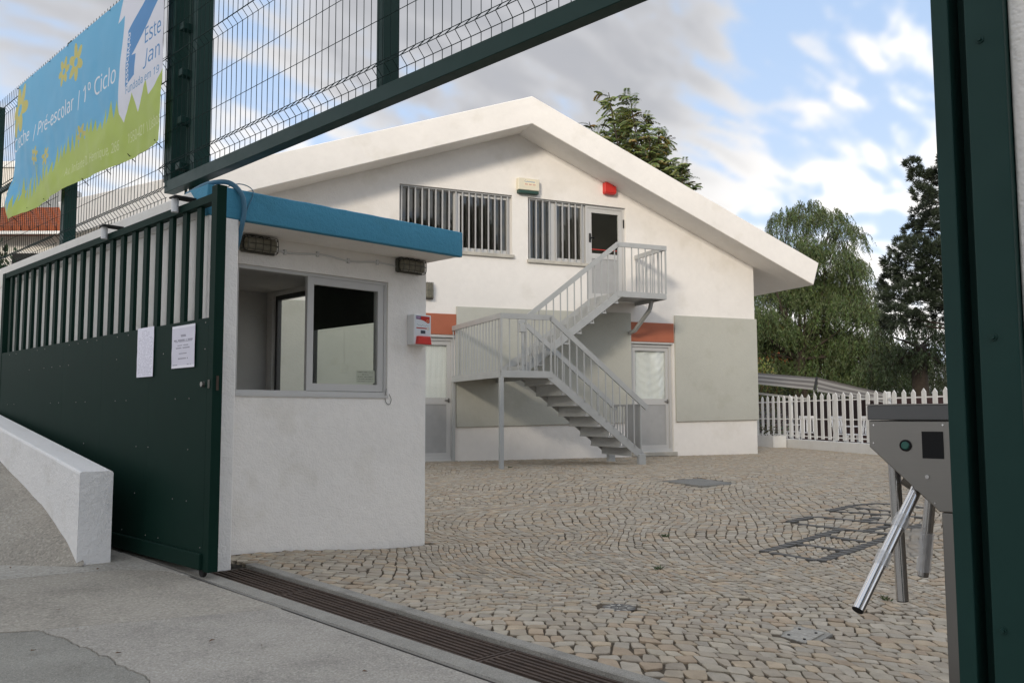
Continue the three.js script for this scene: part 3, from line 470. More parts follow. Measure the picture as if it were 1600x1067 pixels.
{
  const l1 = G.x(406, 383, KX0 + 0.06), l2 = G.x(643, 416, KX0 + 0.06);
  bulkhead(G, [KX0 + 0.002, l1[1], l1[2]], 0.31, 0.135, 0.115, 'x', 'dusty caged bulkhead lamp on the booth beside the blue hose');
  bulkhead(G, [KX0 + 0.002, l2[1], l2[2]], 0.31, 0.135, 0.115, 'x', 'dusty caged bulkhead lamp on the booth above the red and white intercom box');
  const b3 = B.z(670, 454, 0.06); bulkhead(B, [b3[0], b3[1], 0.002], 0.2, 0.36, 0.13, 'z', 'upright caged bulkhead lamp on the school wall above the orange lintel by the booth');
  const cd = thing('surface_cable', 'white surface cable clipped between the two booth lamps', 'cable', G, [KX0, l1[1], l1[2]]);
  const pts = []; for (let i = 0; i <= 12; i++) { const t = i / 12; pts.push(V(KX0 + 0.012, mix(l1[1] + 0.0, l2[1], t) - 0.012 * Math.sin(t * 13) - 0.01, mix(l1[2] - 0.15, l2[2] + 0.15, t))); }
  part('cable', tube(pts, 0.008, 60), M.conduit, cd); for (const i of [1, 4, 7, 10]) part('clip', bx(KX0 + 0.0, KX0 + 0.026, pts[i].y - 0.022, pts[i].y + 0.022, pts[i].z - 0.012, pts[i].z + 0.012, 0.004), M.conduit, cd);
  // blue hose hanging over the roof edge
  const ho = thing('hanging_hose', 'blue hose draped over the booth roof edge down to the lamp', 'hose', G, [KX1, 2.8, -0.16]);
  part('hose', tube([V(KX1 - 0.5, 2.815, 0.02), V(KX1 - 0.16, 2.85, -0.02), V(KX1 - 0.03, 2.835, -0.10), V(KX1 + 0.03, 2.74, -0.165), V(KX1 + 0.025, 2.62, -0.185), V(KX1 + 0.012, 2.54, -0.18), V(KX1 - 0.05, 2.42, -0.185), V(KX1 - 0.12, 2.36, -0.2)], 0.019, 40), M.hose, ho);
  part('thin_wire', tube([V(KX1 - 0.3, 2.805, -0.08), V(KX1 - 0.05, 2.85, -0.19), V(KX1 + 0.012, 2.80, -0.26), V(KX1 + 0.012, 2.66, -0.22), V(KX1 - 0.02, 2.54, -0.19)], 0.004, 30, 5), M.hose, ho);
  // hanging loop of wire at the window corner
  const lp = thing('loose_wire', 'thin wire loop dangling from the booth window corner', 'wire', G, [KX0, 1.2, -1.93]);
  part('wire', tube([V(KX0 + 0.004, 1.34, -1.90), V(KX0 + 0.006, 1.26, -1.885), V(KX0 + 0.006, 1.21, -1.90), V(KX0 + 0.006, 1.195, -1.935), V(KX0 + 0.006, 1.24, -1.955), V(KX0 + 0.006, 1.29, -1.93)], 0.0025, 30, 5), M.cage, lp);
  // intercom / alarm box on the booth corner
  const y0 = 1.755, y1 = 2.04, z0 = -2.345, z1 = -2.135, x1 = KX0 + 0.105, xb = KX0 + 0.001;
  const ib = thing('alarm_call_box', 'white wall box with red push cover on the booth corner', 'alarm box', G, [xb, y0, (z0 + z1) / 2]);
  part('housing', bx(xb, x1, y0, y1, z0, z1, 0.008), M.whitePlastic, ib);
  const tx = printTex(256, 340, (c, w, h) => { c.fillStyle = '#d3d8dd'; c.fillRect(0, 0, w, h); c.fillStyle = '#b5221c'; c.beginPath(); c.moveTo(20, 10); c.lineTo(246, 10); c.lineTo(246, 110); c.quadraticCurveTo(215, 140, 190, 112); c.quadraticCurveTo(130, 66, 20, 66); c.fill(); c.fillStyle = '#4a4a72'; c.fillRect(20, 10, 80, 54); c.fillStyle = '#d9a9c4'; for (let i = 0; i < 3; i++) c.fillRect(28 + i * 22, 26, 15, 20); c.strokeStyle = '#d9b07a'; c.lineWidth = 7; c.beginPath(); c.ellipse(212, 86, 16, 22, 0, 0, 7); c.stroke(); c.fillStyle = '#5f7785'; for (let i = 0; i < 9; i++) c.fillRect(34 + i * 22, 150 + (i * 7) % 22, 12, 9); c.fillStyle = '#a8271f'; c.fillRect(24, 206, 170, 20); c.beginPath(); c.arc(216, 218, 18, 0, 7); c.stroke(); c.fillStyle = '#3b4450'; c.fillRect(96, 252, 78, 56); });
  part('front_label', printQuad(V(x1 + 0.0012, y0 + 0.088, z1 - 0.012), V(0, 0, z0 - z1 + 0.024), V(0, 0.188, 0)), std({ map: tx, roughness: 0.4 }), ib, true);
  part('push_cover', prism([[0.02, 0], [0.19, 0], [0.176, 0.075], [0.034, 0.075]], 0, 0.045, [], 0.006).rotateY(Math.PI / 2).translate(x1 - 0.006, y0 + 0.004, z1), M.red, ib);
}
// ------------------------------------------------------------------ sliding gate
{
  const ZF = 0.19, ZB = 0.118, XE = 0.262, XF = -4.78, y0 = 0.045, yM = 1.775, yT = 2.655;
  const o = thing('sliding_gate', 'dark green sliding gate with solid lower panel and upright bars above', 'gate', G, [XE, y0, (ZF + ZB) / 2]);
  part('end_stile', bx(XE - 0.085, XE, y0, yT + 0.05, ZB, ZF, 0.004), M.darkGreen, o);
  part('end_stile', bx(XF, XF + 0.09, y0 + 0.06, yT, ZB, ZF, 0.004), M.darkGreen, o);
  part('top_rail', bx(XF + 0.09, XE - 0.086, yT - 0.06, yT, ZB + 0.004, ZF - 0.004, 0.004), M.darkGreen, o);
  part('middle_rail', bx(XF + 0.091, XE - 0.087, yM - 0.05, yM, ZB + 0.006, ZF - 0.012), M.darkGreen, o);
  part('bottom_rail', bx(XF + 0.091, XE - 0.087, y0 + 0.01, y0 + 0.12, ZB, ZF + 0.022, 0.006), M.darkGreen, o);
  // sheet panels riveted on the frame
  const n = 5; for (let k = 0; k < n; k++) { const a = mix(XF + 0.092, XE - 0.09, k / n), b = mix(XF + 0.092, XE - 0.09, (k + 1) / n); part('sheet_panel', bx(a + 0.0006, b - 0.0006, y0 + 0.122, yM + 0.002, ZF - 0.011, ZF - 0.003), M.darkGreen, o); }
  const xs = 20, xa = -4.52, xb = -0.05; for (let k = 0; k < xs; k++) { const x = mix(xa, xb, k / (xs - 1)); part('bar', bx(x - 0.034, x + 0.034, yM + 0.003, yT - 0.061, ZB + 0.026, ZF - 0.018), M.darkGreen, o); }
  const rv = []; for (const y of [yM - 0.03, 1.56, 1.22, 0.86, 0.5, 0.2]) for (let k = 0; k < 22; k++) { const x = mix(XF + 0.15, XE - 0.13, k / 21); if (hash(k, y * 50) < 0.45) continue; rv.push(cyl(V(x, y, ZF - 0.004), V(x, y, ZF + 0.0005), 0.0055, 0.004, 6)); }
  part('rivets', rv, M.steel, o).userData.kind = 'stuff';
  for (const x of [0.13, -2.2, -4.5]) part('wheel', cyl(V(x, 0.038, ZB + 0.03), V(x, 0.038, ZB + 0.055), 0.038, 0.038, 18), M.rubber, o);
  part('lock_plate', bx(0.195, 0.225, 1.285, 1.345, ZF, ZF + 0.005, 0.002), M.cage, o); part('lock_cylinder', cyl(V(0.125, 1.315, ZF - 0.004), V(0.125, 1.315, ZF + 0.018), 0.02, 0.018, 14), M.steel, o);
  part('strike', bx(XE, XE + 0.005, 1.27, 1.37, ZB + 0.03, ZF - 0.025), M.grate, o);
  for (const x of [-0.33, -1.72]) { // guide rollers fixed to the booth wall
    const g = thing('guide_roller', x > -1 ? 'white gate guide roller on the wall bracket by the blue hose' : 'white gate guide roller midway along the bar gate top', 'roller', G, [x, yT, ZB]);
    part('bracket', bx(x - 0.06, x + 0.05, yT + 0.05, yT + 0.062, KZ1 - 0.01, ZF + 0.06), M.rubber, g); part('roller', cyl(V(x - 0.03, yT - 0.05, ZF + 0.026), V(x - 0.03, yT + 0.05, ZF + 0.026), 0.026, 0.026, 16), M.whitePlastic, g);
  }
  // notices taped on the sheet
  const note = (p, label, draw) => {
    const [tl, br] = p.map(([x, y]) => G.z(x, y, ZF)); const g = thing('paper_notice', label, 'notice', G, [tl[0], br[1], ZF]);
    const tx = printTex(256, 384, draw); const s = printQuad(V(tl[0], br[1], ZF + 0.002), V(br[0] - tl[0], 0, 0), V(0, tl[1] - br[1], 0), 14, 18, (q, u, v) => { q.z += 0.004 * fbm(u * 5 + tl[0], v * 6, 3, 4) + 0.002; });
    part('sheet', s, std({ map: tx, roughness: 0.3 }), g, true);
  };
  note([[216, 514], [239, 588]], 'tall narrow white notice sheet taped to the green gate', (c, w, h) => { c.fillStyle = '#dcdaea'; c.fillRect(0, 0, w, h); c.fillStyle = '#9a97ad'; for (let i = 0; i < 34; i++) { const y = 24 + i * 10.4, a = i < 5 ? 70 : 20, b = i < 5 ? 180 : 236; for (let x = a; x < b; x += 12 + hash(i, x) * 10) if (hash(x, i, 3) > 0.2) c.fillRect(x, y, 9, 4); } });
  note([[270, 511], [304, 573]], 'wide white notice in a plastic sleeve with centred lines on the green gate', (c, w, h) => { c.fillStyle = '#c9c6d6'; c.fillRect(0, 0, w, h); c.fillStyle = '#e2e0ea'; c.fillRect(0, 0, w, 22); c.fillRect(0, 360, w, 24); c.fillStyle = '#57546a'; for (const [y, a, b, t] of [[84, 100, 150, 12], [96, 105, 150, 8], [126, 24, 232, 16], [144, 30, 226, 6], [176, 66, 184, 9], [198, 48, 200, 12], [250, 84, 168, 9], [294, 76, 176, 11], [352, 14, 66, 7], [352, 176, 214, 7]]) for (let x = a; x < b; x += 11) if (hash(x, y) > 0.12) c.fillRect(x, y, 8, t); });
}
// ------------------------------------------------------------------ wire fences, portal beam and posts
// welded mesh: uprights with horizontal wires and V-folds at the given heights
function meshPanel(name, parent, x0, x1, y0, y1, z, rows, folds, pitch) {
  const g = [], r = 0.0029, foldH = 0.10, foldD = 0.045;
  const prof = [[y0, 0]]; for (const f of folds) { prof.push([f - foldH / 2, 0], [f, foldD], [f + foldH / 2, 0]); } prof.push([y1, 0]); prof.sort((a, b) => a[0] - b[0]);
  const n = Math.round((x1 - x0) / pitch); for (let i = 0; i <= n; i++) { const x = mix(x0, x1, i / n); for (let k = 0; k + 1 < prof.length; k++) if (prof[k + 1][0] - prof[k][0] > 0.004) g.push(cyl(V(x, prof[k][0], z + prof[k][1]), V(x, prof[k + 1][0], z + prof[k + 1][1]), r, r, 4, true)); }
  const hs = [...rows.map((y) => [y, 0]), ...folds.flatMap((f) => [[f - foldH / 2, 0], [f, foldD], [f + foldH / 2, 0]])];
  for (const [y, d] of hs) g.push(cyl(V(x0 - 0.02, y, z + d), V(x1 + 0.02, y, z + d), r, r, 4, true));
  const m = part(name, g, M.wire, parent); m.userData.kind = 'stuff'; return m;
}
{
  const yb = 2.80;
  const f = thing('mesh_fence', 'dark green welded mesh fence on top of the booth wall behind the banner', 'fence', G, [-5, yb, 0]);
  const rows = [yb + 0.34, yb + 0.56, yb + 0.78, yb + 1.28, yb + 1.5, yb + 1.72], folds = [yb + 0.12, yb + 1.02, yb + 1.98];
  meshPanel('mesh_panel', f, -3.55, -1.04, yb, yb + 2.16, 0.0, rows, folds, 0.0722);
  meshPanel('mesh_panel', f, -6.3, -3.68, yb, yb + 2.16, 0.0, rows, folds, 0.0722);
  part('post', bx(-3.68, -3.56, yb - 0.05, yb + 2.2, -0.15, -0.03, 0.004), M.postGreen, f); part('post', bx(-6.42, -6.30, yb - 0.05, yb + 2.2, -0.15, -0.03, 0.004), M.postGreen, f);
  part('rail', bar(V(-6.4, yb + 1.05, -0.06), V(-5.3, yb + 1.05, -0.06), 0.04, 0.05), M.postGreen, f);
  // portal beam over the gateway
  const p = thing('gateway_beam', 'dark green steel beam with mesh panels spanning over the gateway', 'gate beam', G, [-1.07, 2.9, 0]);
  const XE = 5.02; part('beam', bx(-1.072, XE, 2.915, 3.012, -0.085, 0.0, 0.004), M.postGreen, p);
  part('post', bx(-1.12, -0.985, 3.013, 5.3, -0.215, -0.012, 0.004), M.postGreen, p);
  part('post', bx(-0.78, -0.70, 2.8, 5.3, -0.21, -0.075, 0.004), M.postGreen, p);
  part('post', bx(1.79, 1.865, 3.013, 5.2, -0.155, -0.04, 0.004), M.postGreen, p);
  part('hinge_rod', cyl(V(-0.885, 2.82, -0.1), V(-0.885, 5.2, -0.1), 0.012, 0.012, 8), M.postGreen, p);
  part('foot_plate', bx(-0.86, -0.62, 2.79, 2.80, -0.25, -0.02), M.postGreen, p);
  for (const y of [3.08, 3.46, 3.86, 4.25]) part('clamp', bx(-0.92, -0.84, y, y + 0.06, -0.13, -0.02, 0.006), M.postGreen, p);
  const rw = [3.42, 3.68, 4.3, 4.56, 4.82], fd = [3.115, 4.02];
  meshPanel('mesh_panel', p, -1.1, 1.86, 3.013, 5.1, -0.005, rw, fd, 0.0765);
  meshPanel('mesh_panel', p, 1.9, 4.98, 3.013, 5.1, -0.005, rw, fd, 0.0765);
  // steel post of the gateway on the other side, with its groove and bolts
  const q = thing('gateway_post', 'tall dark green steel gate post with a groove beside the turnstile', 'gate post', G, [5.1, -0.15, 0.12]);
  part('flange', bx(5.012, 5.062, -0.2, 5.3, 0.04, 0.19, 0.004), M.postGreen, q); part('web', bx(5.063, 5.108, -0.2, 5.3, 0.03, 0.10), M.postGreen, q); part('flange', bx(5.109, 5.215, -0.2, 5.3, 0.03, 0.195, 0.004), M.postGreen, q);
  for (const [px, py] of [[1532, 62], [1553, 527], [1568, 985]]) { const l = G.z(px, py, 0.195); part('bolt', [cyl(V(l[0], l[1], 0.194), V(l[0], l[1], 0.199), 0.011, 0.011, 16), cyl(V(l[0], l[1], 0.199), V(l[0], l[1], 0.206), 0.0065, 0.006, 6)], M.postGreen, q); }
  const wl = thing('gate_pier', 'rough white plastered pier behind the green gate post', 'pier', G, [5.5, -0.2, 0]);
  part('pier_body', bx(5.217, 6.3, -0.4, 5.2, -0.25, 0.16, 0.01), M.plaster, wl);
}
{ // banner
  const tx = printTex(2048, 728, (c, w, h) => {
    c.fillStyle = '#56a6d0'; c.fillRect(0, 0, w, h);
    const X = (u) => u * w, Y = (v) => v * h, flower = (u, v, s, rot = 0) => { c.save(); c.translate(X(u), Y(v)); c.rotate(rot); c.fillStyle = '#b9b25a'; for (let k = 0; k < 6; k++) { c.save(); c.rotate(k * Math.PI / 3 + 0.3); c.beginPath(); c.ellipse(0, -s * 0.62, s * 0.27, s * 0.52, 0, 0, 7); c.fill(); c.restore(); } c.fillStyle = '#56a6d0'; c.beginPath(); c.arc(0, 0, s * 0.26, 0, 7); c.fill(); c.restore(); };
    flower(0.085, 0.20, 130, 0.2); flower(0.435, 0.17, 66, 0.1); flower(0.515, 0.17, 86, 0.6); flower(0.25, 0.63, 44); flower(0.325, 0.68, 44, 0.4); flower(0.57, 0.70, 52, 0.2); flower(0.15, 0.85, 36);
    // white shape
    c.fillStyle = '#d6d8e4'; c.beginPath(); c.moveTo(X(0.79), 0); c.lineTo(X(0.765), Y(0.14)); c.lineTo(X(0.80), Y(0.12)); c.bezierCurveTo(X(0.79), Y(0.35), X(0.775), Y(0.5), X(0.785), Y(0.70)); c.lineTo(X(0.80), Y(0.85)); c.lineTo(w, Y(0.85)); c.lineTo(w, 0); c.fill();
    // grass
    c.fillStyle = '#a6b94a'; c.beginPath(); c.moveTo(0, h); c.lineTo(0, Y(0.93)); let u = 0; while (u < 0.78) { const b = mix(0.93, 0.72, sstep(0, 0.7, u)) + 0.02 * Math.sin(u * 40), s = 0.018 + 0.022 * hash(u * 1000, 3), hh = 0.05 + 0.12 * hash(u * 1000, 5); c.lineTo(X(u + s * 0.55), Y(b - hh)); c.lineTo(X(u + s), Y(b)); u += s; }
    c.lineTo(X(0.815), Y(0.77)); c.lineTo(X(0.852), Y(0.62)); c.lineTo(X(0.885), Y(0.755)); c.lineTo(X(0.925), Y(0.60)); c.lineTo(X(0.94), Y(0.70)); c.quadraticCurveTo(X(0.97), Y(0.68), w, Y(0.60)); c.lineTo(w, h); c.fill();
    c.strokeStyle = '#a8b85a'; c.lineWidth = 4; for (let k = 0; k < 60; k++) { const x = hash(k, 1) * 0.8, y = 0.74 + hash(k, 2) * 0.2; c.beginPath(); c.moveTo(X(x), Y(y)); c.lineTo(X(x + 0.006), Y(y - 0.05)); c.stroke(); }
    const T = (t, u, v, px, col, font = 'sans-serif', wide) => { c.save(); c.translate(X(u), Y(v)); c.fillStyle = col; c.font = px + 'px ' + font; const m = c.measureText(t).width; if (wide) c.scale(wide * w / m, 1); c.fillText(t, 0, 0); c.restore(); };
    T('Creche', 0.035, 0.487, 96, '#d9dde6', 'sans-serif', 0.165); T('|', 0.222, 0.487, 90, '#d9dde6'); T('Pré-escolar', 0.25, 0.487, 100, '#d9dde6', 'sans-serif', 0.265); T('|', 0.533, 0.487, 96, '#d9dde6'); T('1º Ciclo', 0.563, 0.487, 112, '#d9dde6', 'sans-serif', 0.20);
    // blue house-like arrow
    c.fillStyle = '#3d82bd'; c.beginPath(); c.moveTo(X(0.818), Y(0.565)); c.lineTo(X(0.822), Y(0.235)); c.lineTo(X(0.99), Y(0.02)); c.lineTo(X(0.99), Y(0.155)); c.lineTo(X(0.848), Y(0.40)); c.lineTo(X(0.868), Y(0.405)); c.lineTo(X(0.868), Y(0.53)); c.fill();
    c.save(); c.translate(X(0.836), Y(0.553)); c.rotate(-Math.PI / 2); c.fillStyle = '#d6d8e4'; c.font = 'bold 40px sans-serif'; c.scale(0.9, 1); c.fillText('ASSOCIAÇÃO', 0, 0); c.restore();
    T('Este', 0.905, 0.385, 92, '#3d7fb8', 'sans-serif', 0.085); T('Jan', 0.917, 0.515, 92, '#3d7fb8', 'sans-serif', 0.072); T('Fundada em 19', 0.82, 0.61, 46, '#4a86b8', 'sans-serif', 0.165); T('www', 0.862, 0.05, 50, '#4a86b8');
    T('Av. Infante D. Henrique, 266', 0.47, 0.915, 58, '#c6cf93', 'sans-serif', 0.325); T('1950-421 \\ Lisboa', 0.83, 0.90, 58, '#c6cf93', 'sans-serif', 0.175);
  });
  const x0 = -5.12, x1 = -1.03, y0 = 3.335, y1 = 4.86, uL = 0.042;
  const o = thing('fabric_banner', 'blue and green printed school banner with yellow flowers tied to the mesh fence', 'banner', G, [x0, y0, 0.05]);
  const warp = (p, u, v) => { const e = Math.exp(-u * 5) * (1 - v); p.y += -0.02 * Math.sin(Math.PI * u * 3) * (1 - v) * (1 - v) + (u < 0.12 ? -0.03 * (1 - u / 0.12) * (1 - v) : 0); p.x += 0.03 * Math.exp(-u * 30) * Math.sin(v * 7); p.z = 0.062 + 0.022 * Math.sin(u * 19 + v * 9) * (1 - v) * (0.3 + e * 1.3) + 0.05 * (fbm(u * 14, v * 5 + u * 4, 3, 7) - 0.5) * (0.25 + 0.75 * (1 - v)) + 0.05 * Math.max(0, Math.sin((u * 3.1 + v * 1.6) * 6)) * e; };
  const cloth = printQuad(V(x0, y0, 0.06), V(x1 - x0, 0, 0), V(0, y1 - y0, 0), 120, 50, (p, u, v) => { warp(p, u, v); p.x += 0.14 * v * Math.max(0, 1 - u * 6); }); { const q = cloth.attributes.uv; for (let i = 0; i < q.count; i++) q.setX(i, mix(uL, 1, q.getX(i))); }
  part('cloth', cloth, std({ map: tx, roughness: 0.55, side: THREE.DoubleSide }), o, true);
  const ties = []; for (let k = 0; k < 8; k++) { const x = mix(x0 + 0.1, x1 - 0.1, k / 7); ties.push(cyl(V(x, y1 - 0.02, 0.07), V(x, y1 + 0.05, 0.0), 0.004, 0.004, 5), cyl(V(x, y0 + 0.03, 0.07), V(x, y0 - 0.03, 0.0), 0.004, 0.004, 5)); }
  part('ties', ties, M.rubber, o);
}
// ------------------------------------------------------------------ school building
const roofY = (x) => x > -6.39 ? 7.25 - 0.4026 * (x + 6.39) : 7.25 + 0.353 * (x + 6.39);
{
  const o = thing('school_building', 'white gabled school building with orange lintels and barred upper windows', 'building', B, [-7, 0, -5]);
  const XL = -14.6, XR = 0.07, dep = -11, T = 0.28;
  const W1 = [-9.12, -6.53, 4.50, 5.845], W2 = [-6.142, -4.665, 4.43, 5.84], DU = [-4.665, -3.61, 3.60, 5.82], DR = [-3.52, -2.375, 0.10, 2.67], DL = [-9.05, -7.87, 0.02, 2.66];
  const outline = [[XL, -0.5], [XR, -0.5], [XR, roofY(XR) + 0.06], [-6.39, 7.31], [XL, roofY(XL) + 0.06]];
  const comb = [[W2[0], W2[2]], [W2[1], W2[2]], [DU[0], DU[2]], [DU[1], DU[2]], [DU[1], DU[3]], [W2[0], W2[3]]];
  part('front_wall', prism(outline, -T, 0, [rect(...W1), comb, rect(...DR), rect(...DL)]), M.facade, o);
  part('side_wall', bx(XR - T, XR - 0.002, -0.5, roofY(XR) + 0.05, dep, -T - 0.002), M.facade, o); part('side_wall', bx(XL + 0.002, XL + T, -0.5, roofY(XL) + 0.05, dep, -T - 0.002), M.facade, o);
  part('rear_wall', prism(outline, dep - T, dep - 0.002), M.facade, o);
  part('floor', bx(XL + T, XR - T, -0.1, 0.015, dep, -T), M.floorTile, o); part('upper_floor', bx(XL + T + 0.002, XR - T - 0.002, 3.3, 3.55, dep, -T - 0.003), M.room, o);
  const rf = part('roof', prism([[-6.39, 7.862], [-15.45, 7.862 - 0.353 * 9.06], [-15.3, 7.25 - 0.353 * 8.91], [-6.39, 7.25], [1.274, 4.164], [1.459, 4.722]], dep - 0.8, 0.8, [], 0.012), M.facade, o);
  part('roof_tiles', [prism([[-6.3, 7.843], [-6.3, 7.80], [1.44, 4.70], [1.462, 4.737]], dep - 0.7, 0.76), prism([[-6.31, 7.87], [-15.44, 4.66], [-15.4, 4.60], [-6.31, 7.80]], dep - 0.7, 0.74)], M.tile, rf);
  // grey-green rendered panels, proud of the wall
  part('wall_panel', prism([[-7.85, 0.715], [-3.535, 0.785], [-3.535, 3.325], [-7.85, 3.29]], 0.0, 0.05, [], 0.006), M.greyPanel, o);
  part('wall_panel', prism([[-2.32, 0.80], [0.10, 0.835], [0.10, 3.335], [-2.32, 3.33]], 0.0, 0.05, [], 0.006), M.greyPanel, o);
  part('wall_panel', prism([[-13.5, 0.7], [-9.1, 0.7], [-9.1, 3.27], [-13.5, 3.25]], 0.0, 0.05, [], 0.006), M.greyPanel, o);
  part('lintel', bx(-3.53, -2.345, 2.675, 3.13, -0.002, 0.03, 0.004), M.rust, o); part('lintel', bx(-9.06, -7.852, 2.68, 3.12, -0.002, 0.03, 0.004), M.rust, o);
  const fr4 = (x0, x1, y0, y1, z0, z1, w) => [bx(x0, x1, y0, y0 + w, z0, z1), bx(x0, x1, y1 - w, y1, z0, z1), bx(x0, x0 + w, y0 + w, y1 - w, z0, z1), bx(x1 - w, x1, y0 + w, y1 - w, z0, z1)];
  const sh = 0.001;
  const window_ = (w, bars, mullAt) => {
    const [x0, x1, y0, y1] = w, f = part('window', fr4(x0 + sh, x1 - sh, y0 + sh, y1 - sh, -0.16, -0.10, 0.05), M.alu, o);
    part('glass_pane', bx(x0 + 0.05, mullAt - 0.03, y0 + 0.05, y1 - 0.05, -0.135, -0.13), M.glass, f); part('glass_pane', bx(mullAt + 0.03, x1 - 0.05, y0 + 0.05, y1 - 0.05, -0.122, -0.117), M.glass, f);
    part('mullion', bx(mullAt - 0.045, mullAt + 0.045, y0 + 0.051, y1 - 0.051, -0.155, -0.095), M.alu, f);
    part('sash', fr4(mullAt + 0.046, x1 - 0.051, y0 + 0.051, y1 - 0.051, -0.13, -0.098, 0.05), M.alu, f);
    part('sill', bx(x0 - 0.03, x1 + 0.03, y0 - 0.075, y0 - 0.002, -0.1, 0.06, 0.006), M.sill, f);
    for (let k = 0; k < bars; k++) { const x = mix(x0 + 0.06, x1 - 0.09, k / (bars - 1)); part('window_bar', bx(x - 0.0145, x + 0.0145, y0 + 0.006, y1 - 0.035, -0.075, -0.045), M.bar, o); }
    part('bar_rail', bx(x0 + 0.004, x1 - 0.004, y1 - 0.034, y1 - 0.006, -0.08, -0.04), M.aluPanel, o);
  };
  window_(W1, 17, -7.83); window_(W2, 9, -5.50);
  // upper door
  { const [x0, x1, y0, y1] = DU, f = part('door', fr4(x0 + 0.012, x1 - sh, y0 + sh, y1 - sh, -0.15, -0.06, 0.06), M.alu, o);
    const a = x0 + 0.075, b = x1 - 0.065; part('door_leaf', [...fr4(a, b, y0 + 0.065, y1 - 0.065, -0.12, -0.075, 0.10), bx(a + 0.1, b - 0.1, 4.58, 4.70, -0.12, -0.075)], M.alu, f);
    part('glass_pane', bx(a + 0.1, b - 0.1, 4.70, y1 - 0.165, -0.1, -0.095), M.glass, f); part('lower_panel', bx(a + 0.1, b - 0.1, y0 + 0.165, 4.58, -0.11, -0.09), M.aluPanel, f);
    part('safety_stripe', bx(a + 0.102, b - 0.102, 4.79, 4.806, -0.0945, -0.0935), M.red, f); part('handle', [bx(a + 0.03, a + 0.075, 4.95, 5.16, -0.074, -0.055, 0.005), bx(a + 0.035, a + 0.16, 5.04, 5.07, -0.055, -0.035, 0.006)], M.black, f); part('closer', bx(x1 - 0.045, x1 - 0.02, 5.35, 5.55, -0.06, -0.045), M.black, f); }
  // ground-floor doors with curtains behind the glass
  const lower = (d, swag) => { const [x0, x1, y0, y1] = d, f = part('door', [...fr4(x0 + sh, x1 - sh, y0 + sh, y1 - sh - 0.04, -0.16, -0.05, 0.07), bx(x0 + sh, x1 - sh, y1 - 0.038, y1 - sh, -0.14, 0.02)], M.alu, o), mid = 1.27;
    const a = x0 + 0.072, b = x1 - 0.072; part('door_leaf', [...fr4(a, b, y0 + 0.072, y1 - 0.113, -0.13, -0.08, 0.085), bx(a + 0.085, b - 0.085, mid - 0.07, mid + 0.07, -0.13, -0.08)], M.alu, f);
    part('glass_pane', bx(a + 0.085, b - 0.085, mid + 0.07, y1 - 0.198, -0.105, -0.1), M.glass, f); part('lower_panel', bx(a + 0.085, b - 0.085, y0 + 0.157, mid - 0.07, -0.115, -0.095), M.aluPanel, f);
    part('handle', [bx(b - 0.06, b - 0.025, mid - 0.035, mid + 0.06, -0.08, -0.06, 0.004), bx(b - 0.14, b - 0.03, mid + 0.0, mid + 0.022, -0.06, -0.04, 0.005)], M.steel, f); part('threshold', bx(x0 - 0.03, x1 + 0.04, y0 - 0.09, y0 - 0.001, -0.2, 0.09, 0.006), M.sill, f);
    const c = printQuad(V(a + 0.07, mid + 0.0, -0.135), V(b - a - 0.14, 0, 0), V(0, y1 - 0.15 - mid, 0), 60, 50, (p, u, v) => { p.z = -0.15 + (swag ? 0.0042 * Math.sin((v * 1.2 + 0.9 * (2 * u - 1) ** 2 * -0.35) * 34) * sstep(0, 0.25, 1 - v * 0.7) + 0.01 * Math.sin(u * 17 + v * 2) + 0.012 * (fbm(u * 5, v * 6, 3, 6) - 0.5) : 0.0025 * Math.sin(u * 46 + Math.sin(v * 5))); });
    part('curtain', c, M.curtain, f, true); };
  lower(DR, true); lower(DL, false);
  part('room_partition', bx(DR[0] - 0.4, DR[1] + 0.4, 0.02, 3.25, -1.6, -1.5), M.room, o);
}
{ // boxes on the gable
  const s = thing('siren_box', 'cream alarm siren box with small blue print between the barred windows', 'alarm box', B, [-6.17, 5.95, 0.06]);
  part('housing', bx(-6.435, -5.91, 5.965, 6.235, 0.001, 0.13, 0.02), M.cream, s); part('green_base', bx(-6.42, -5.925, 5.895, 5.964, 0.001, 0.12, 0.012), std({ color: lin(0.02, 0.06, 0.045), roughness: 0.5 }), s);
  const tx = printTex(256, 128, (c, w, h) => { c.fillStyle = '#e6dcc0'; c.fillRect(0, 0, w, h); c.strokeStyle = '#2f78b0'; c.lineWidth = 7; c.beginPath(); c.arc(34, 34, 22, 0, 5); c.stroke(); c.fillStyle = '#4a86b4'; for (let i = 0; i < 9; i++) c.fillRect(58 + i * 20, 26 + (i * 5) % 9, 13, 20); c.fillStyle = '#b56a72'; for (let i = 0; i < 11; i++) if (i !== 3 && i !== 7) c.fillRect(16 + i * 21, 84, 14, 24); });
  part('print', printQuad(V(-6.29, 6.06, 0.1313), V(0.29, 0, 0), V(0, 0.14, 0)), std({ map: tx, roughness: 0.5 }), s, true);
  const r = thing('fire_bell_box', 'bright red alarm box under the gable eave above the upper door', 'alarm box', B, [-4.08, 6.15, 0.06]);
  part('housing', bx(-4.23, -3.93, 6.115, 6.355, 0.001, 0.14, 0.012), M.red, r); part('base', bx(-4.215, -3.945, 6.095, 6.114, 0.001, 0.12), M.red, r); part('vent', bx(-4.03, -3.95, 6.28, 6.33, 0.139, 0.1415), M.black, r);
}
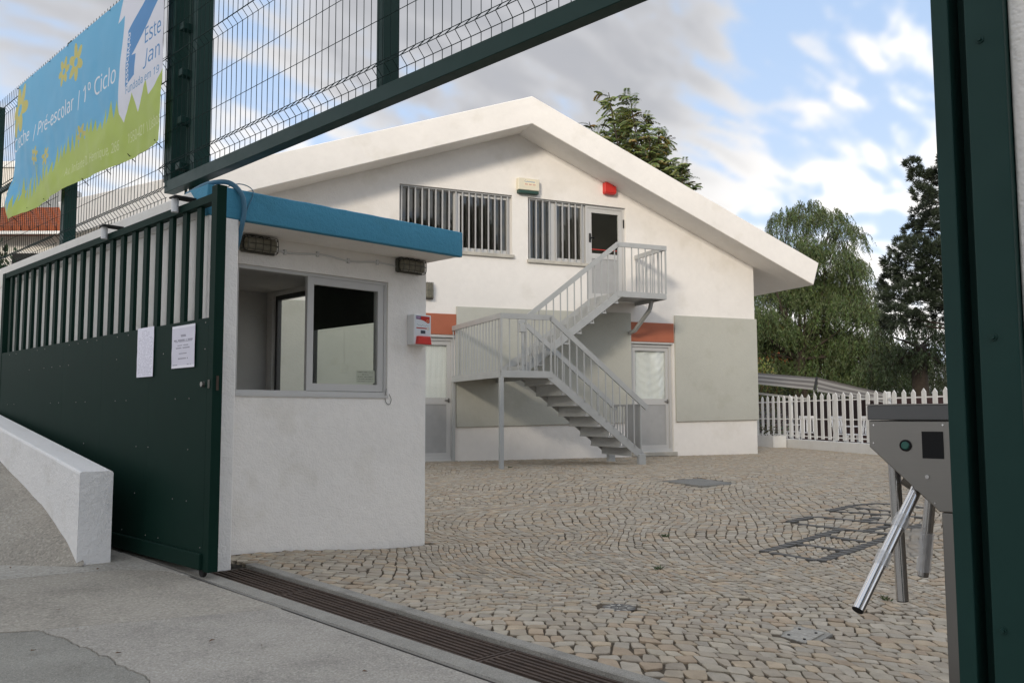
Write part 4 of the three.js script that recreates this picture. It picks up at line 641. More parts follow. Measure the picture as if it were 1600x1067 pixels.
// ------------------------------------------------------------------ outside stairs
{
  const o = thing('metal_staircase', 'grey painted steel staircase with two flights and railings up to the door', 'staircase', B, [-6, 0, 1.4]);
  const m = M.greyPaint, zO = 2.70, zI = 1.50, zU = 1.30, yL = 1.78, yU = 3.62, xL = -7.93, xR = -6.92, gy = -0.08, xF = -4.93;
  // lower landing
  part('landing', bx(xL + 0.02, xR, yL - 0.03, yL - 0.001, 0.03, zO - 0.02), m, o);
  part('landing_edge', bx(xL, xR + 0.04, yL - 0.115, yL + 0.012, zO - 0.02, zO + 0.02, 0.003), m, o); part('landing_edge', bx(xL - 0.02, xL + 0.019, yL - 0.115, yL + 0.012, 0.01, zO - 0.021, 0.003), m, o); part('landing_edge', bx(xR - 0.04, xR - 0.001, yL - 0.115, yL - 0.031, 0.03, zO - 0.022), m, o);
  part('post', bx(xL - 0.03, xL + 0.045, gy, yL - 0.116, zO - 0.055, zO + 0.02, 0.004), m, o); part('foot_plate', bx(xL - 0.09, xL + 0.1, gy, gy + 0.012, zO - 0.11, zO + 0.08), m, o);
  part('post', bx(xL - 0.02, xL + 0.04, gy, yL - 0.116, 0.03, 0.09), m, o);
  // flights
  const flight = (x0, y0, x1, y1, zA, zB, n) => { // from high (x0,y0) to low (x1,y1)
    const sg = Math.sign(x1 - x0); for (const z of [zA, zB]) part('stringer', bar(V(x0 - sg * 0.02, y0 - 0.06, z), V(x1, y1 - 0.0, z), 0.02, 0.15), m, o);
    const rise = (y0 - y1 + 0.0) / n, run = (x1 - x0) / n; for (let k = 1; k < n + 1; k++) { const y = y0 - rise * k, x = x0 + run * (k - 0.5); if (k < n) part('tread', bx(x - Math.abs(run) * 0.52, x + Math.abs(run) * 0.52, y - 0.03, y, Math.min(zA, zB) + 0.012, Math.max(zA, zB) - 0.012), m, o); const xr = x0 + run * (k - 1) - sg * -0.012; part('riser', bx(xr - 0.006, xr + 0.006, y + 0.001, y + rise - 0.032, Math.min(zA, zB) + 0.013, Math.max(zA, zB) - 0.013), m, o); }
  };
  flight(xR, yL, xF, 0.16 + gy * 0, zI, zO, 8);
  for (const z of [zI, zO]) part('stair_foot', bx(xF - 0.09, xF + 0.06, gy, 0.20, z - 0.05, z + 0.05, 0.004), m, o);
  const xU = -4.60, xE = -3.385; flight(xU, yU, -6.98, yL, 0.08, zU, 8);
  part('landing', bx(xU, xE - 0.02, yU - 0.03, yU - 0.001, 0.02, zU - 0.02), m, o); part('landing_edge', bx(xU - 0.02, xE, yU - 0.115, yU + 0.01, zU - 0.02, zU + 0.02, 0.003), m, o); part('landing_edge', bx(xE - 0.019, xE + 0.02, yU - 0.115, yU + 0.01, 0.005, zU - 0.021, 0.003), m, o); part('landing_edge', bx(xU - 0.0, xU + 0.04, yU - 0.115, yU - 0.031, 0.02, zU - 0.022), m, o);
  // railings: handrail strips and balusters
  const H = 1.03, hr = (a, b) => part('handrail', bar(a, b, 0.045, 0.10), m, o), bal = (x, z, y0, y1, w = 0.02) => part('baluster', bx(x - w / 2, x + w / 2, y0, y1, z - w / 2, z + w / 2), m, o);
  const yR = yL + H, slopeL = (yL - 0.16) / (xR - xF), s0 = xR + 0.02;
  hr(V(xL - 0.022, yR, zO), V(s0, yR, zO)); hr(V(xL, yR, 0.02), V(xL, yR, zO - 0.024)); hr(V(s0 - 0.02, yR + 0.012, zO), V(xF + 0.13, yR + slopeL * (xF + 0.13 - s0), zO));
  for (let k = 0; k < 17; k++) bal(xL, mix(0.06, zO - 0.12, k / 16), yL + 0.013, yR - 0.051);
  for (let k = 0; k < 7; k++) bal(mix(xL + 0.0, xR + 0.02, k / 6), zO, yL + 0.013, yR - 0.051, k ? 0.02 : 0.04);
  const rail = (x0, x1, z, slope, y0, xs, n, drop) => { for (let k = 0; k < n; k++) { const x = mix(x0, x1, (k + 0.5) / n), y = y0 + slope * (x - xs); bal(x, z, y - drop, y - 0.055); } };
  rail(s0, xF + 0.06, zO, slopeL, yR, s0, 13, H + 0.01);
  hr(V(xR + 0.05, yR - 0.02, zI), V(xF + 0.13, yR + slopeL * (xF + 0.13 - s0), zI)); rail(xR + 0.05, xF + 0.06, zI, slopeL, yR, s0, 13, H + 0.01);
  part('junction_box', bx(xR - 0.10, xR + 0.02, yR - 0.17, yR - 0.02, zI - 0.05, zI + 0.05, 0.006), m, o); bal(xR - 0.04, zI, yL, yR - 0.17, 0.04);
  const yUR = yU + H, slopeU = (yU - yL) / (xU + 6.98);
  hr(V(xU - 0.02, yUR, zU), V(xE + 0.02, yUR, zU)); hr(V(xU, yUR + 0.008, zU), V(-6.95, yUR + slopeU * (-6.95 - xU), zU)); hr(V(xE, yUR, 0.03), V(xE, yUR, zU - 0.024));
  for (let k = 0; k < 8; k++) bal(mix(xU, xE, k / 7), zU, yU + 0.012, yUR - 0.051, k === 7 ? 0.03 : 0.02); for (let k = 0; k < 8; k++) bal(xE, mix(0.06, zU - 0.16, k / 7), yU + 0.012, yUR - 0.051);
  rail(-6.9, xU, zU, slopeU, yUR, xU, 14, H + 0.01);
  // bracket under the upper landing
  { const k = [V(xE - 0.12, yU - 0.1, 0.9), V(xE - 0.14, yU - 0.3, 0.85), V(xE - 0.18, yU - 0.72, 0.26), V(xE - 0.2, yU - 0.76, 0.06)]; part('bracket', [bar(k[0], k[1], 0.07, 0.07, V(1, 0, 0)), bar(k[1], k[2], 0.07, 0.07, V(1, 0, 0)), bar(k[2], k[3], 0.07, 0.07, V(1, 0, 0))], m, o); }
  // small gate at the foot
  const xg = xF + 0.04; part('foot_gate', [bar(V(xg, 1.16, zI + 0.06), V(xg, 1.16, zO - 0.1), 0.03, 0.04), bar(V(xg, 0.32, zI + 0.06), V(xg, 0.32, zO - 0.1), 0.03, 0.04), bx(xg - 0.004, xg + 0.004, 0.34, 1.14, zI + 0.52, zO - 0.12)], M.aluPanel, o);
  for (let k = 0; k < 5; k++) part('foot_gate_bar', bx(xg - 0.01, xg + 0.01, 0.34, 1.14, zI + 0.07 + k * 0.11, zI + 0.09 + k * 0.11), M.aluPanel, o);
}
// ------------------------------------------------------------------ turnstile
{
  const gy = -0.14, ZT = G.loc(atDepth(1440, 700, 3.5))[2], g = (px, py, dz = 0) => G.z(px, py, ZT + dz);   // front face parallel to the gate line
  const c0 = g(1358, 657), c1 = g(1359, 698), c2 = g(1469, 800), XR = c2[0] + 0.30, top = c0[1];
  const o = thing('tripod_turnstile', 'stainless steel tripod turnstile with green button beside the gate post', 'turnstile', G, [c2[0] + 0.15, gy, ZT - 0.14]);
  part('lid', bx(c0[0] - 0.004, XR + 0.004, top + 0.002, top + 0.062, ZT - 0.3, ZT + 0.004, 0.004), M.lidSteel, o); part('lid_trim', bx(c0[0] - 0.006, XR + 0.006, top + 0.0625, top + 0.067, ZT - 0.302, ZT + 0.006), M.steel, o);
  part('cabinet', prism([[c0[0], top], [c1[0], c1[1]], [c2[0], c2[1]], [XR, c2[1]], [XR, top]], ZT - 0.295, ZT, [], 0.004), M.steel, o);
  part('column', bx(c2[0] + 0.004, XR - 0.004, gy, c2[1] - 0.002, ZT - 0.28, ZT - 0.01, 0.004), M.steel, o);
  { const b = g(1416, 696); part('button', [cyl(V(b[0], b[1], ZT), V(b[0], b[1], ZT + 0.006), 0.023, 0.023, 24)], M.black, o); part('button_lens', cyl(V(b[0], b[1], ZT + 0.005), V(b[0], b[1], ZT + 0.010), 0.017, 0.013, 24), M.greenLed, o);
    const k = [g(1441, 674), g(1476, 717)]; part('card_reader', bx(k[0][0], k[1][0], k[1][1], k[0][1], ZT - 0.002, ZT + 0.003), M.black, o); }
  for (const [px, py] of [[1366, 664], [1474, 664], [1366, 692], [1462, 786]]) { const q = g(px, py); part('screw', cyl(V(q[0], q[1], ZT), V(q[0], q[1], ZT + 0.0025), 0.0042, 0.0036, 10), M.chrome, o); }
  { const q = g(1450, 745); part('keyhole', cyl(V(q[0], q[1], ZT), V(q[0], q[1], ZT + 0.004), 0.009, 0.008, 16), M.chrome, o); }
  // hub under the chamfer, then three arms
  const lc = (px, py, d) => V(...G.loc(atDepth(px, py, d))), mid = V((c1[0] + c2[0]) / 2, (c1[1] + c2[1]) / 2, ZT - 0.15), n = V(c1[1] - c2[1], -(c2[0] - c1[0]), 0).normalize().multiplyScalar(-1); if (n.y > 0) n.multiplyScalar(-1);
  part('hub', cyl(mid.clone().addScaledVector(n, -0.02), mid.clone().addScaledVector(n, 0.05), 0.07, 0.055, 20), M.steel, o);
  const arm = (a, b, r) => { const q = part('arm', cyl(a, b, r, r, 22), M.chrome, o); const d = b.clone().sub(a).normalize(); part('end_cap', cyl(b, b.clone().addScaledVector(d, 0.004), r * 0.98, r * 0.9, 22), M.black, q); };
  const A1a = lc(1436, 758, 3.56), A1b = lc(1341, 953, 3.36), A2a = lc(1397, 715, 3.72), A2b = lc(1411, 938, 3.72), A3a = lc(1456, 765, 3.86), A3b = lc(1443, 899, 3.9);
  arm(A1a, A1b, 0.0225); arm(A2a, A2b, 0.0245); arm(A3a, A3b, 0.0235);
  // clear film wound round the arms
  const wrap = (a, b, t0, t1, r, s) => { const A = a.clone().lerp(b, t0), Bq = a.clone().lerp(b, t1), q = new THREE.CylinderGeometry(r, r, A.distanceTo(Bq), 26, 14, true), p = q.attributes.position; for (let i = 0; i < p.count; i++) { const k = 1 + 0.3 * fbm(p.getX(i) * 90 + s, p.getY(i) * 60, 3, s); p.setX(i, p.getX(i) * k); p.setZ(i, p.getZ(i) * k); } q.computeVertexNormals(); q.applyQuaternion(new THREE.Quaternion().setFromUnitVectors(V(0, 1, 0), Bq.clone().sub(A).normalize())); const c = A.clone().add(Bq).multiplyScalar(0.5); q.translate(c.x, c.y, c.z); return q; };
  const f = thing('plastic_film', 'crinkled clear plastic film wrapped around the turnstile arms', 'plastic film', G, [mid.x, 0.3, mid.z]);
  part('film_wrap', [wrap(A1a, A1b, 0.26, 0.36, 0.0245, 3), wrap(A1a, A1b, 0.56, 0.66, 0.0245, 5), wrap(A3a, A3b, 0.5, 0.95, 0.0258, 9)], M.film, f);
  const s0 = A2a.clone().lerp(A2b, 0.66), s1 = A3a.clone().lerp(A3b, 0.72), sheet = printQuad(s0, s1.clone().sub(s0), V(0, 0.085, 0), 16, 8, (p, u, v) => { p.z += 0.014 * (fbm(u * 6, v * 4, 3, 2) - 0.5); p.y -= 0.025 * Math.sin(Math.PI * u) * (1 - v) - 0.02 * u * v; }); part('film_sheet', sheet, M.film, f, true);
}
// ------------------------------------------------------------------ picket fence, planter, awning and what stands behind
{
  const P0 = atDepth(1178, 692, 28.6), P1 = atDepth(1500, 718, 18.2); P0.y = P1.y = 0; const yaw = Math.atan2(P1.x - P0.x, -(P1.z - P0.z)) / D2R, F = new Frame(yaw, P0), L = P0.distanceTo(P1), gy = 0.1;
  const o = thing('picket_fence', 'white pointed picket fence on a low white kerb beside the school', 'fence', F, [L / 2, gy, 0]);
  part('kerb_wall', bx(-1, L + 1.5, gy - 0.3, gy + 0.27, -0.12, 0.12, 0.01), M.whitePaint, o);
  const y0 = gy + 0.30, y1 = gy + 1.55; for (const y of [y0 + 0.07, y0 + 0.55, y1 - 0.19]) part('rail', bar(V(-1, y, -0.035), V(L + 1.5, y, -0.035), 0.03, 0.032), M.whitePaint, o);
  const N = 33; for (let k = 0; k < N; k++) { const x = mix(-0.8, L + 1.2, k / (N - 1)), dy = rr(-0.012, 0.012), w = 0.08, g = prism([[x - w, y0 + dy], [x + w, y0 + dy], [x + w, y1 - 0.075 + dy], [x, y1 + dy], [x - w, y1 - 0.075 + dy]], -0.018, 0.004, [], 0.002); g.translate(-x, 0, 0); g.rotateZ(rr(-0.008, 0.008)); g.translate(x, 0, 0); part('picket', g, M.whitePaint, o); }
  for (const x of [2.6, 5.2, 7.8]) part('fence_post', bx(x - 0.04, x + 0.04, gy, y1 - 0.03, -0.13, -0.052), M.whitePaint, o);
  const pt = thing('planter_trough', 'small white concrete planter trough at the picket fence foot', 'planter', F, [2.0, gy, 0.34]);
  { const pp = F.loc(atDepth(1218, 694, 26.6)), xc = pp[0]; part('trough', [bx(xc - 0.75, xc + 0.75, gy - 0.1, gy + 0.36, 0.16, 0.20), bx(xc - 0.75, xc + 0.75, gy - 0.1, gy + 0.36, 0.52, 0.56), bx(xc - 0.75, xc - 0.71, gy - 0.1, gy + 0.36, 0.201, 0.519), bx(xc + 0.71, xc + 0.75, gy - 0.1, gy + 0.36, 0.201, 0.519)], M.whitePaint, pt); part('soil', bx(xc - 0.709, xc + 0.709, gy, gy + 0.32, 0.202, 0.518), M.bed, pt);
    const lv = []; const col = []; for (let k = 0; k < 70; k++) { const x = xc + rr(-0.6, 0.6), z = rr(0.24, 0.48), h = rr(0.03, 0.32), a = rr(0, 6.28); const g = leafTri(V(x, gy + 0.3 + h, z), V(Math.cos(a), 0.6, Math.sin(a)), 0.09, 0.035, [rr(0.05, 0.09), rr(0.06, 0.1), rr(0.02, 0.04)]); lv.push(g); } 
    const pl = thing('trough_plant', 'sparse low plant growing in the white trough', 'plant', F, [xc, gy + 0.3, 0.36]); leafMesh('foliage', lv, pl); part('stem', [cyl(V(xc - 0.3, gy + 0.3, 0.36), V(xc - 0.25, gy + 0.56, 0.38), 0.008), cyl(V(xc + 0.2, gy + 0.3, 0.36), V(xc + 0.25, gy + 0.55, 0.33), 0.008)], M.bark, pl); }
  // ground beyond the fence and a dark red wall at its back
  const tr = structure('terrace', 'shaded terrace behind the picket fence', F); part('terrace_floor', bx(-14, L + 6, -0.3, 0.12, -9, -0.125), M.concreteB, tr);
  const rw = thing('maroon_wall', 'low dark maroon wall behind the picket fence', 'wall', F, [4, 0.1, -3.0]); part('wall_body', bx(-14, L + 6, 0.1, 1.6, -3.3, -3.1), M.maroon, rw);
  // striped awning
  const tx = printTex(64, 256, (c, w, h) => { for (let i = 0; i < 6; i++) { c.fillStyle = i % 2 ? '#5c5855' : '#85827d'; c.fillRect(0, i * h / 6, w, h / 6 + 1); } }); tx.wrapS = tx.wrapT = THREE.RepeatWrapping;
  const aw = thing('striped_awning', 'faded grey and white striped awning behind the picket fence', 'awning', W, [8.5, 0.1, -29]);
  const mat = std({ map: tx, roughness: 0.9, side: THREE.DoubleSide });
  const q4 = (a, b, c, d, nu = 16, nv = 8, sag = 0) => { const pos = [], uv = [], idx = []; for (let j = 0; j <= nv; j++) for (let i = 0; i <= nu; i++) { const u = i / nu, v = j / nv, p = a.clone().lerp(b, u).lerp(d.clone().lerp(c, u), v); p.y -= sag * Math.sin(Math.PI * u) * Math.sin(Math.PI * v) + 0.02 * (fbm(u * 6, v * 3, 2, 3) - 0.5); pos.push(p.x, p.y, p.z); uv.push(u, v); if (i < nu && j < nv) { const k = j * (nu + 1) + i; idx.push(k, k + 1, k + nu + 1, k + 1, k + nu + 2, k + nu + 1); } } const g = new THREE.BufferGeometry(); g.setAttribute('position', new THREE.Float32BufferAttribute(pos, 3)); g.setAttribute('uv', new THREE.Float32BufferAttribute(uv, 2)); g.setIndex(idx); g.computeVertexNormals(); return g; };
  const r0 = atDepth(1120, 577, 31), r1 = atDepth(1275, 589.5, 27.6), e0 = atDepth(1120, 594, 30.2), e1 = atDepth(1271, 609, 26.9), f1 = atDepth(1400, 618, 25.2), f0 = atDepth(1400, 632, 24.6);
  part('front_valance', q4(r0, r1, e1, e0, 18, 6), mat, aw, true); part('canopy', q4(r1.clone().add(V(0.06, 0, 0)), f1, f0, e1.clone().add(V(0.1, -0.05, 0.1)), 18, 6, 0.04), mat, aw, true); part('corner_edge', bar(r1.clone().add(V(0.03, 0, 0.02)), e1.clone().add(V(0.05, 0, 0.02)), 0.05, 0.04, V(0, 0, 1)), M.rubber, aw);
  part('top_sheet', q4(r0, r1, f1, r0.clone().add(V(3.2, -0.35, -1.5)), 16, 10, 0.08), mat, aw, true);
  const s0 = e0.clone().lerp(e1, 0.2); part('pole', [cyl(V(e1.x + 0.1, 0.1, e1.z - 0.2), e1.clone().add(V(0.1, 0, -0.2)), 0.03, 0.03, 8), cyl(V(f0.x, 0.1, f0.z - 0.1), f0.clone().add(V(0, 0, -0.1)), 0.03, 0.03, 8), cyl(V(s0.x, 0.1, s0.z - 0.3), s0.clone().add(V(0, 0, -0.3)), 0.03, 0.03, 8)], M.greyPaint, aw); part('arm', bar(e0.clone().add(V(0, -0.25, -0.6)), e1.clone().add(V(0, -0.28, -0.5)), 0.05, 0.07), M.greyPaint, aw);
  // white garden chairs glimpsed between the pickets
  const chair = (px, py, d, turn, label) => { const p = atDepth(px, py, d), fr = new Frame(90 + turn, V(p.x, 0.12, p.z)), c = thing('garden_chair', label, 'chair', fr, [0, 0, 0], 'white garden chairs behind the picket fence'), m = M.whitePlastic;
    part('seat', bx(-0.23, 0.23, 0.41, 0.44, -0.22, 0.22, 0.012), m, c); for (const x of [-0.21, 0.21]) for (const z of [-0.2, 0.2]) part('leg', bar(V(x, 0.41, z), V(x * 1.15, 0, z * 1.15), 0.035, 0.035, V(1, 0, 0)), m, c);
    for (let k = 0; k < 5; k++) part('back_slat', bar(V(-0.18 + k * 0.09, 0.45, -0.22), V(-0.18 + k * 0.09, 0.86, -0.3), 0.05, 0.02, V(0, 0, 1)), m, c); part('top_rail', bar(V(-0.23, 0.88, -0.3), V(0.23, 0.88, -0.3), 0.03, 0.07), m, c); for (const x of [-0.25, 0.25]) part('armrest', bar(V(x, 0.64, -0.26), V(x, 0.64, 0.2), 0.05, 0.03), m, c); };
  chair(1262, 680, 26.2, 20, 'white plastic garden chair on the terrace behind the picket fence'); chair(1322, 685, 23.9, -30, 'white plastic garden chair on the terrace behind the picket fence'); chair(1345, 688, 23.2, 60, 'white plastic garden chair on the terrace behind the picket fence'); chair(1240, 676, 27.6, 100, 'white plastic garden chair on the terrace behind the picket fence');
}
// ------------------------------------------------------------------ foliage
function leafTri(p, dir, len, wid, col, up = null) { // one leaf as a folded pair of triangles
  const d = dir.clone().normalize(), s = (up ? d.clone().cross(up) : d.clone().cross(V(rr(-1, 1), rr(-1, 1), rr(-1, 1)))).normalize().multiplyScalar(wid / 2), m = p.clone().addScaledVector(d, len * 0.5), t = p.clone().addScaledVector(d, len), a = m.clone().add(s), b = m.clone().sub(s); return { v: [p, a, t, p, t, b], c: col };
}
function leafMesh(name, list, parent) {
  const n = list.reduce((t, l) => t + l.v.length, 0), pos = new Float32Array(n * 3), nor = new Float32Array(n * 3), col = new Float32Array(n * 3), uv = new Float32Array(n * 2); let k = 0; const e = V(0, 0, 0), f = V(0, 0, 0);
  for (const l of list) for (let i = 0; i < l.v.length; i += 3) { e.copy(l.v[i + 1]).sub(l.v[i]); f.copy(l.v[i + 2]).sub(l.v[i]); e.cross(f).normalize(); for (let j = 0; j < 3; j++, k++) { const q = l.v[i + j]; pos.set([q.x, q.y, q.z], k * 3); nor.set([e.x, e.y, e.z], k * 3); col.set(l.c, k * 3); } }
  const g = new THREE.BufferGeometry(); g.setAttribute('position', new THREE.BufferAttribute(pos, 3)); g.setAttribute('normal', new THREE.BufferAttribute(nor, 3)); g.setAttribute('color', new THREE.BufferAttribute(col, 3)); g.setAttribute('uv', new THREE.BufferAttribute(uv, 2)); return part(name, g, M.leaf, parent, true);
}
const rdir = () => { const z = rr(-1, 1), a = rr(0, 6.2832), r = Math.sqrt(1 - z * z); return V(r * Math.cos(a), z, r * Math.sin(a)); };
function limb(a, b, r0, r1, bend = 0.1) { const m = a.clone().lerp(b, 0.5).add(V(rr(-1, 1), rr(-0.3, 0.6), rr(-1, 1)).multiplyScalar(a.distanceTo(b) * bend)), c = new THREE.CatmullRomCurve3([a, m, b]), g = []; let p = a; const n = 6; for (let i = 1; i <= n; i++) { const q = c.getPoint(i / n); g.push(cyl(p, q, mix(r0, r1, (i - 1) / n), mix(r0, r1, i / n), 7, true)); p = q; } return g; }
{ // tree behind the roof: long pinnate fronds
  const d = 34, c0 = atDepth(1010, 250, d), base = V(c0.x + 0.3, 0, c0.z);
  const o = thing('pinnate_tree', 'leafy green tree with long pinnate fronds rising behind the white roof', 'tree', W, [base.x, 0, base.z]);
  const wood = [...limb(base, V(c0.x, 7.5, c0.z), 0.22, 0.13, 0.03)], lv = [];
  const tops = [[952, 165], [935, 205], [968, 215], [990, 165], [1000, 195], [1020, 200], [1030, 225], [1050, 240], [985, 235], [1010, 250], [1040, 262], [1060, 270], [1075, 275], [955, 235], [1000, 275], [1030, 285], [1080, 290], [930, 225], [1055, 300], [975, 262], [1090, 300], [1020, 310], [940, 255], [965, 290], [1000, 230], [1045, 215], [975, 190]];
  for (const [px, py] of tops) for (let rep2 = 0; rep2 < 2; rep2++) {
    const t = atDepth(px - 8 + rr(-8, 8), py - 16 + rr(-6, 6), d + rr(-1.6, 1.6)), from = V(mix(c0.x, t.x, 0.35), Math.min(t.y - 1, mix(7.5, t.y, 0.35)), mix(c0.z, t.z, 0.35)); if (!rep2) wood.push(...limb(from, t, 0.05, 0.015, 0.08), ...limb(V(c0.x, 7.3, c0.z), from, 0.09, 0.05, 0.05));
    for (let k = 0; k < 20; k++) { // fronds round the shoot
      const s = t.clone().lerp(from, rr(0, 0.4)), a = rr(0, 6.2832), out = V(Math.cos(a), rr(-0.3, 1.4), Math.sin(a)).normalize(), L = rr(0.36, 0.66), tone = rr(0, 1), col = tone > 0.86 ? [0.17, 0.13, 0.03] : [mix(0.07, 0.16, tone), mix(0.105, 0.19, tone), mix(0.025, 0.045, tone)];
      const side = out.clone().cross(V(0, 1, 0)).normalize(), nl = 9; for (let j = 1; j <= nl; j++) { const q = j / nl, p = s.clone().addScaledVector(out, L * q).add(V(0, -0.38 * L * q * q, 0)); for (const e of [-1, 1]) lv.push(leafTri(p, side.clone().multiplyScalar(e).addScaledVector(out, 0.45).add(V(0, -0.55, 0)), rr(0.14, 0.22) * (1 - 0.3 * q), 0.075, col.map((x) => x * rr(0.8, 1.2)), out)); }
    }
  }
  part('trunk', wood, M.bark, o); leafMesh('crown', lv, o);
}
// weeping tree: hanging strands of narrow leaflets; lobes are [px, py, radius px]
function weeping(name, label, d, baseX, lobes, density, tint, strandLen) {
  const b = atDepth(baseX, 640, d), o = thing(name, label, 'tree', W, [b.x, 0, b.z]), wood = [], lv = [], k = d / FOC;
  const fork = V(b.x, 3.4, b.z); wood.push(...limb(V(b.x, -0.3, b.z), fork, 0.34, 0.24, 0.04));
  for (const [px, py, r] of lobes) {
    const c = atDepth(px, py, d + rr(-1.2, 1.2)), R = r * k; wood.push(...limb(fork, V(c.x, c.y - R * 0.2, c.z), 0.075, 0.02, 0.12));
    const n = Math.round(density * R * R);
    for (let i = 0; i < n; i++) {
      const q = rdir(); q.y = Math.abs(q.y) * 0.9 + 0.05; const p = c.clone().add(V(q.x * R, q.y * R * 0.85, q.z * R).multiplyScalar(Math.cbrt(rr(0.25, 1)))), L = rr(0.5, 1) * strandLen, az = rr(0, 6.28), sw = rr(0.05, 0.22), tone = rr(0.55, 1.15) * (rnd() < 0.1 ? 1.4 : 1), m = Math.round(L / 0.062);
      if (i % 7 === 0) wood.push(cyl(V(c.x, c.y - R * 0.2, c.z).lerp(p, 0.45), p, 0.018, 0.007, 4, true));
      for (let j = 0; j < m; j++) { const t = j / m, s = p.clone().add(V(q.x * 0.28 * t + Math.cos(az) * sw * t, -L * t + 0.12 * Math.sin(t * 3), q.z * 0.28 * t + Math.sin(az) * sw * t)); for (const e of [0, 1]) { const a = rr(0, 6.28); lv.push(leafTri(s, V(Math.cos(a) * 0.6, -rr(0.6, 1.4), Math.sin(a) * 0.6), rr(0.10, 0.19), rr(0.020, 0.034), [tint[0] * tone * rr(0.8, 1.25), tint[1] * tone * rr(0.85, 1.15), tint[2] * tone])); } }
    }
  }
  part('trunk', wood, M.bark, o); leafMesh('crown', lv, o); return o;
}
weeping('pepper_tree', 'large weeping green tree with a dark trunk behind the awning', 37, 1252, [[1232, 345, 30], [1262, 335, 34], [1295, 350, 36], [1325, 370, 30], [1240, 400, 48], [1290, 410, 52], [1325, 430, 36], [1225, 470, 54], [1275, 480, 60], [1320, 500, 55], [1200, 520, 46], [1240, 540, 58], [1295, 550, 62], [1345, 550, 48], [1208, 365, 12], [1180, 500, 40], [1160, 540, 45], [1340, 415, 20], [1352, 500, 34], [1365, 545, 40], [1340, 590, 50], [1280, 590, 55], [1220, 590, 50], [1380, 590, 44], [1300, 460, 50], [1255, 450, 50], [1335, 470, 40]], 135, [0.056, 0.086, 0.023], 1.2);
weeping('feathery_tree', 'lighter feathery green tree drooping towards the picket fence beside the pine', 31, 1440, [[1395, 520, 34], [1425, 505, 34], [1450, 530, 36], [1400, 565, 40], [1440, 572, 44], [1370, 578, 34], [1470, 560, 36], [1462, 515, 26], [1490, 540, 40]], 110, [0.05, 0.078, 0.025], 0.85);
{ // pine: tufts of needles on stout limbs
  const d = 27, b = atDepth(1490, 640, d), o = thing('pine_tree', 'dark green pine with clumped needles beside the gate post', 'tree', W, [b.x, 0, b.z]), wood = [], lv = [], k = d / FOC;
  wood.push(...limb(V(b.x, -0.3, b.z), V(b.x + 0.3, 10.2, b.z), 0.26, 0.05, 0.02));
  const lobes = [[1427, 258, 12], [1434, 275, 15], [1450, 285, 16], [1465, 270, 12], [1442, 305, 20], [1462, 315, 22], [1435, 335, 16], [1455, 350, 26], [1425, 360, 14], [1478, 345, 24], [1412, 385, 20], [1435, 390, 26], [1462, 400, 30], [1395, 410, 16], [1420, 425, 26], [1450, 440, 30], [1392, 440, 18], [1405, 462, 26], [1438, 472, 26], [1470, 455, 26], [1383, 468, 13], [1378, 450, 8], [1400, 490, 20], [1425, 500, 18], [1470, 490, 16], [1500, 400, 50], [1505, 300, 40], [1510, 460, 40], [1490, 250, 22], [1387, 505, 12]];
  for (const [px, py, r] of lobes) {
    const c = atDepth(px, py, d + rr(-1.4, 1.4)), R = r * k * 0.9, tk = V(b.x + 0.2, c.y - 0.25, b.z); wood.push(...limb(tk, c, 0.035, 0.012, 0.1));
    const n = Math.round(370 * R * R + 14); for (let i = 0; i < n; i++) { const q = rdir(), p = c.clone().addScaledVector(V(q.x, q.y * 0.8, q.z), R * Math.cbrt(rr(0.1, 1))); const dir = q.clone().add(V(0, 0.5, 0)).normalize(), tone = rr(0.6, 1.2); for (let j = 0; j < 26; j++) { const dd = dir.clone().addScaledVector(rdir(), 0.75); lv.push(leafTri(p.clone().addScaledVector(dir, rr(-0.06, 0.06)), dd, rr(0.12, 0.2), 0.021, [0.022 * tone, 0.035 * tone, 0.017 * tone])); } }
  }
  part('trunk', wood, M.bark, o); leafMesh('crown', lv, o);
}
function bush(name, label, fr, at, rx, ry, n, len, wid, tint) {
  const o = thing(name, label, 'shrub', fr, at), lv = [], wood = []; const [x, y, z] = at;
  for (let i = 0; i < n; i++) { const q = rdir(), s = Math.cbrt(rr(0.15, 1)) * (0.75 + 0.5 * fbm(q.x * 3 + 5, q.y * 3 + q.z * 2, 3, 2)), p = V(x + q.x * rx * s, y + ry + q.y * ry * s, z + q.z * rx * s); lv.push(leafTri(p, q.clone().add(rdir()).add(V(0, 0.3, 0)), rr(0.7, 1.2) * len, wid, tint.map((t) => t * rr(0.65, 1.3)))); }
  for (let i = 0; i < 9; i++) { const q = rdir(); q.y = Math.abs(q.y) + 0.4; wood.push(...limb(V(x, y - 0.1, z), V(x + q.x * rx * 0.8, y + ry + q.y * ry * 0.5, z + q.z * rx * 0.8), 0.03, 0.008, 0.1)); }
  part('stem', wood, M.bark, o); leafMesh('foliage', lv, o); return o;
}
{ const p = atDepth(-6, 400, 11.2); bush('leafy_shrub', 'dark leafy shrub growing over the wall beside the banner', W, [p.x, 0.4, p.z], 0.42, 1.42, 2600, 0.085, 0.045, [0.05, 0.075, 0.022]); }
{ const p = atDepth(1200, 670, 30.5); bush('silvery_shrub', 'silvery grey shrub behind the picket fence by the school corner', W, [p.x, 0.1, p.z], 0.75, 0.62, 1500, 0.09, 0.03, [0.26, 0.28, 0.25]); }
{ const p = atDepth(1188, 560, 33); bush('yellowing_shrub', 'yellow green shrub by the school corner under the weeping tree', W, [p.x, 0.1, p.z], 0.7, 1.5, 1600, 0.12, 0.05, [0.13, 0.14, 0.03]); }
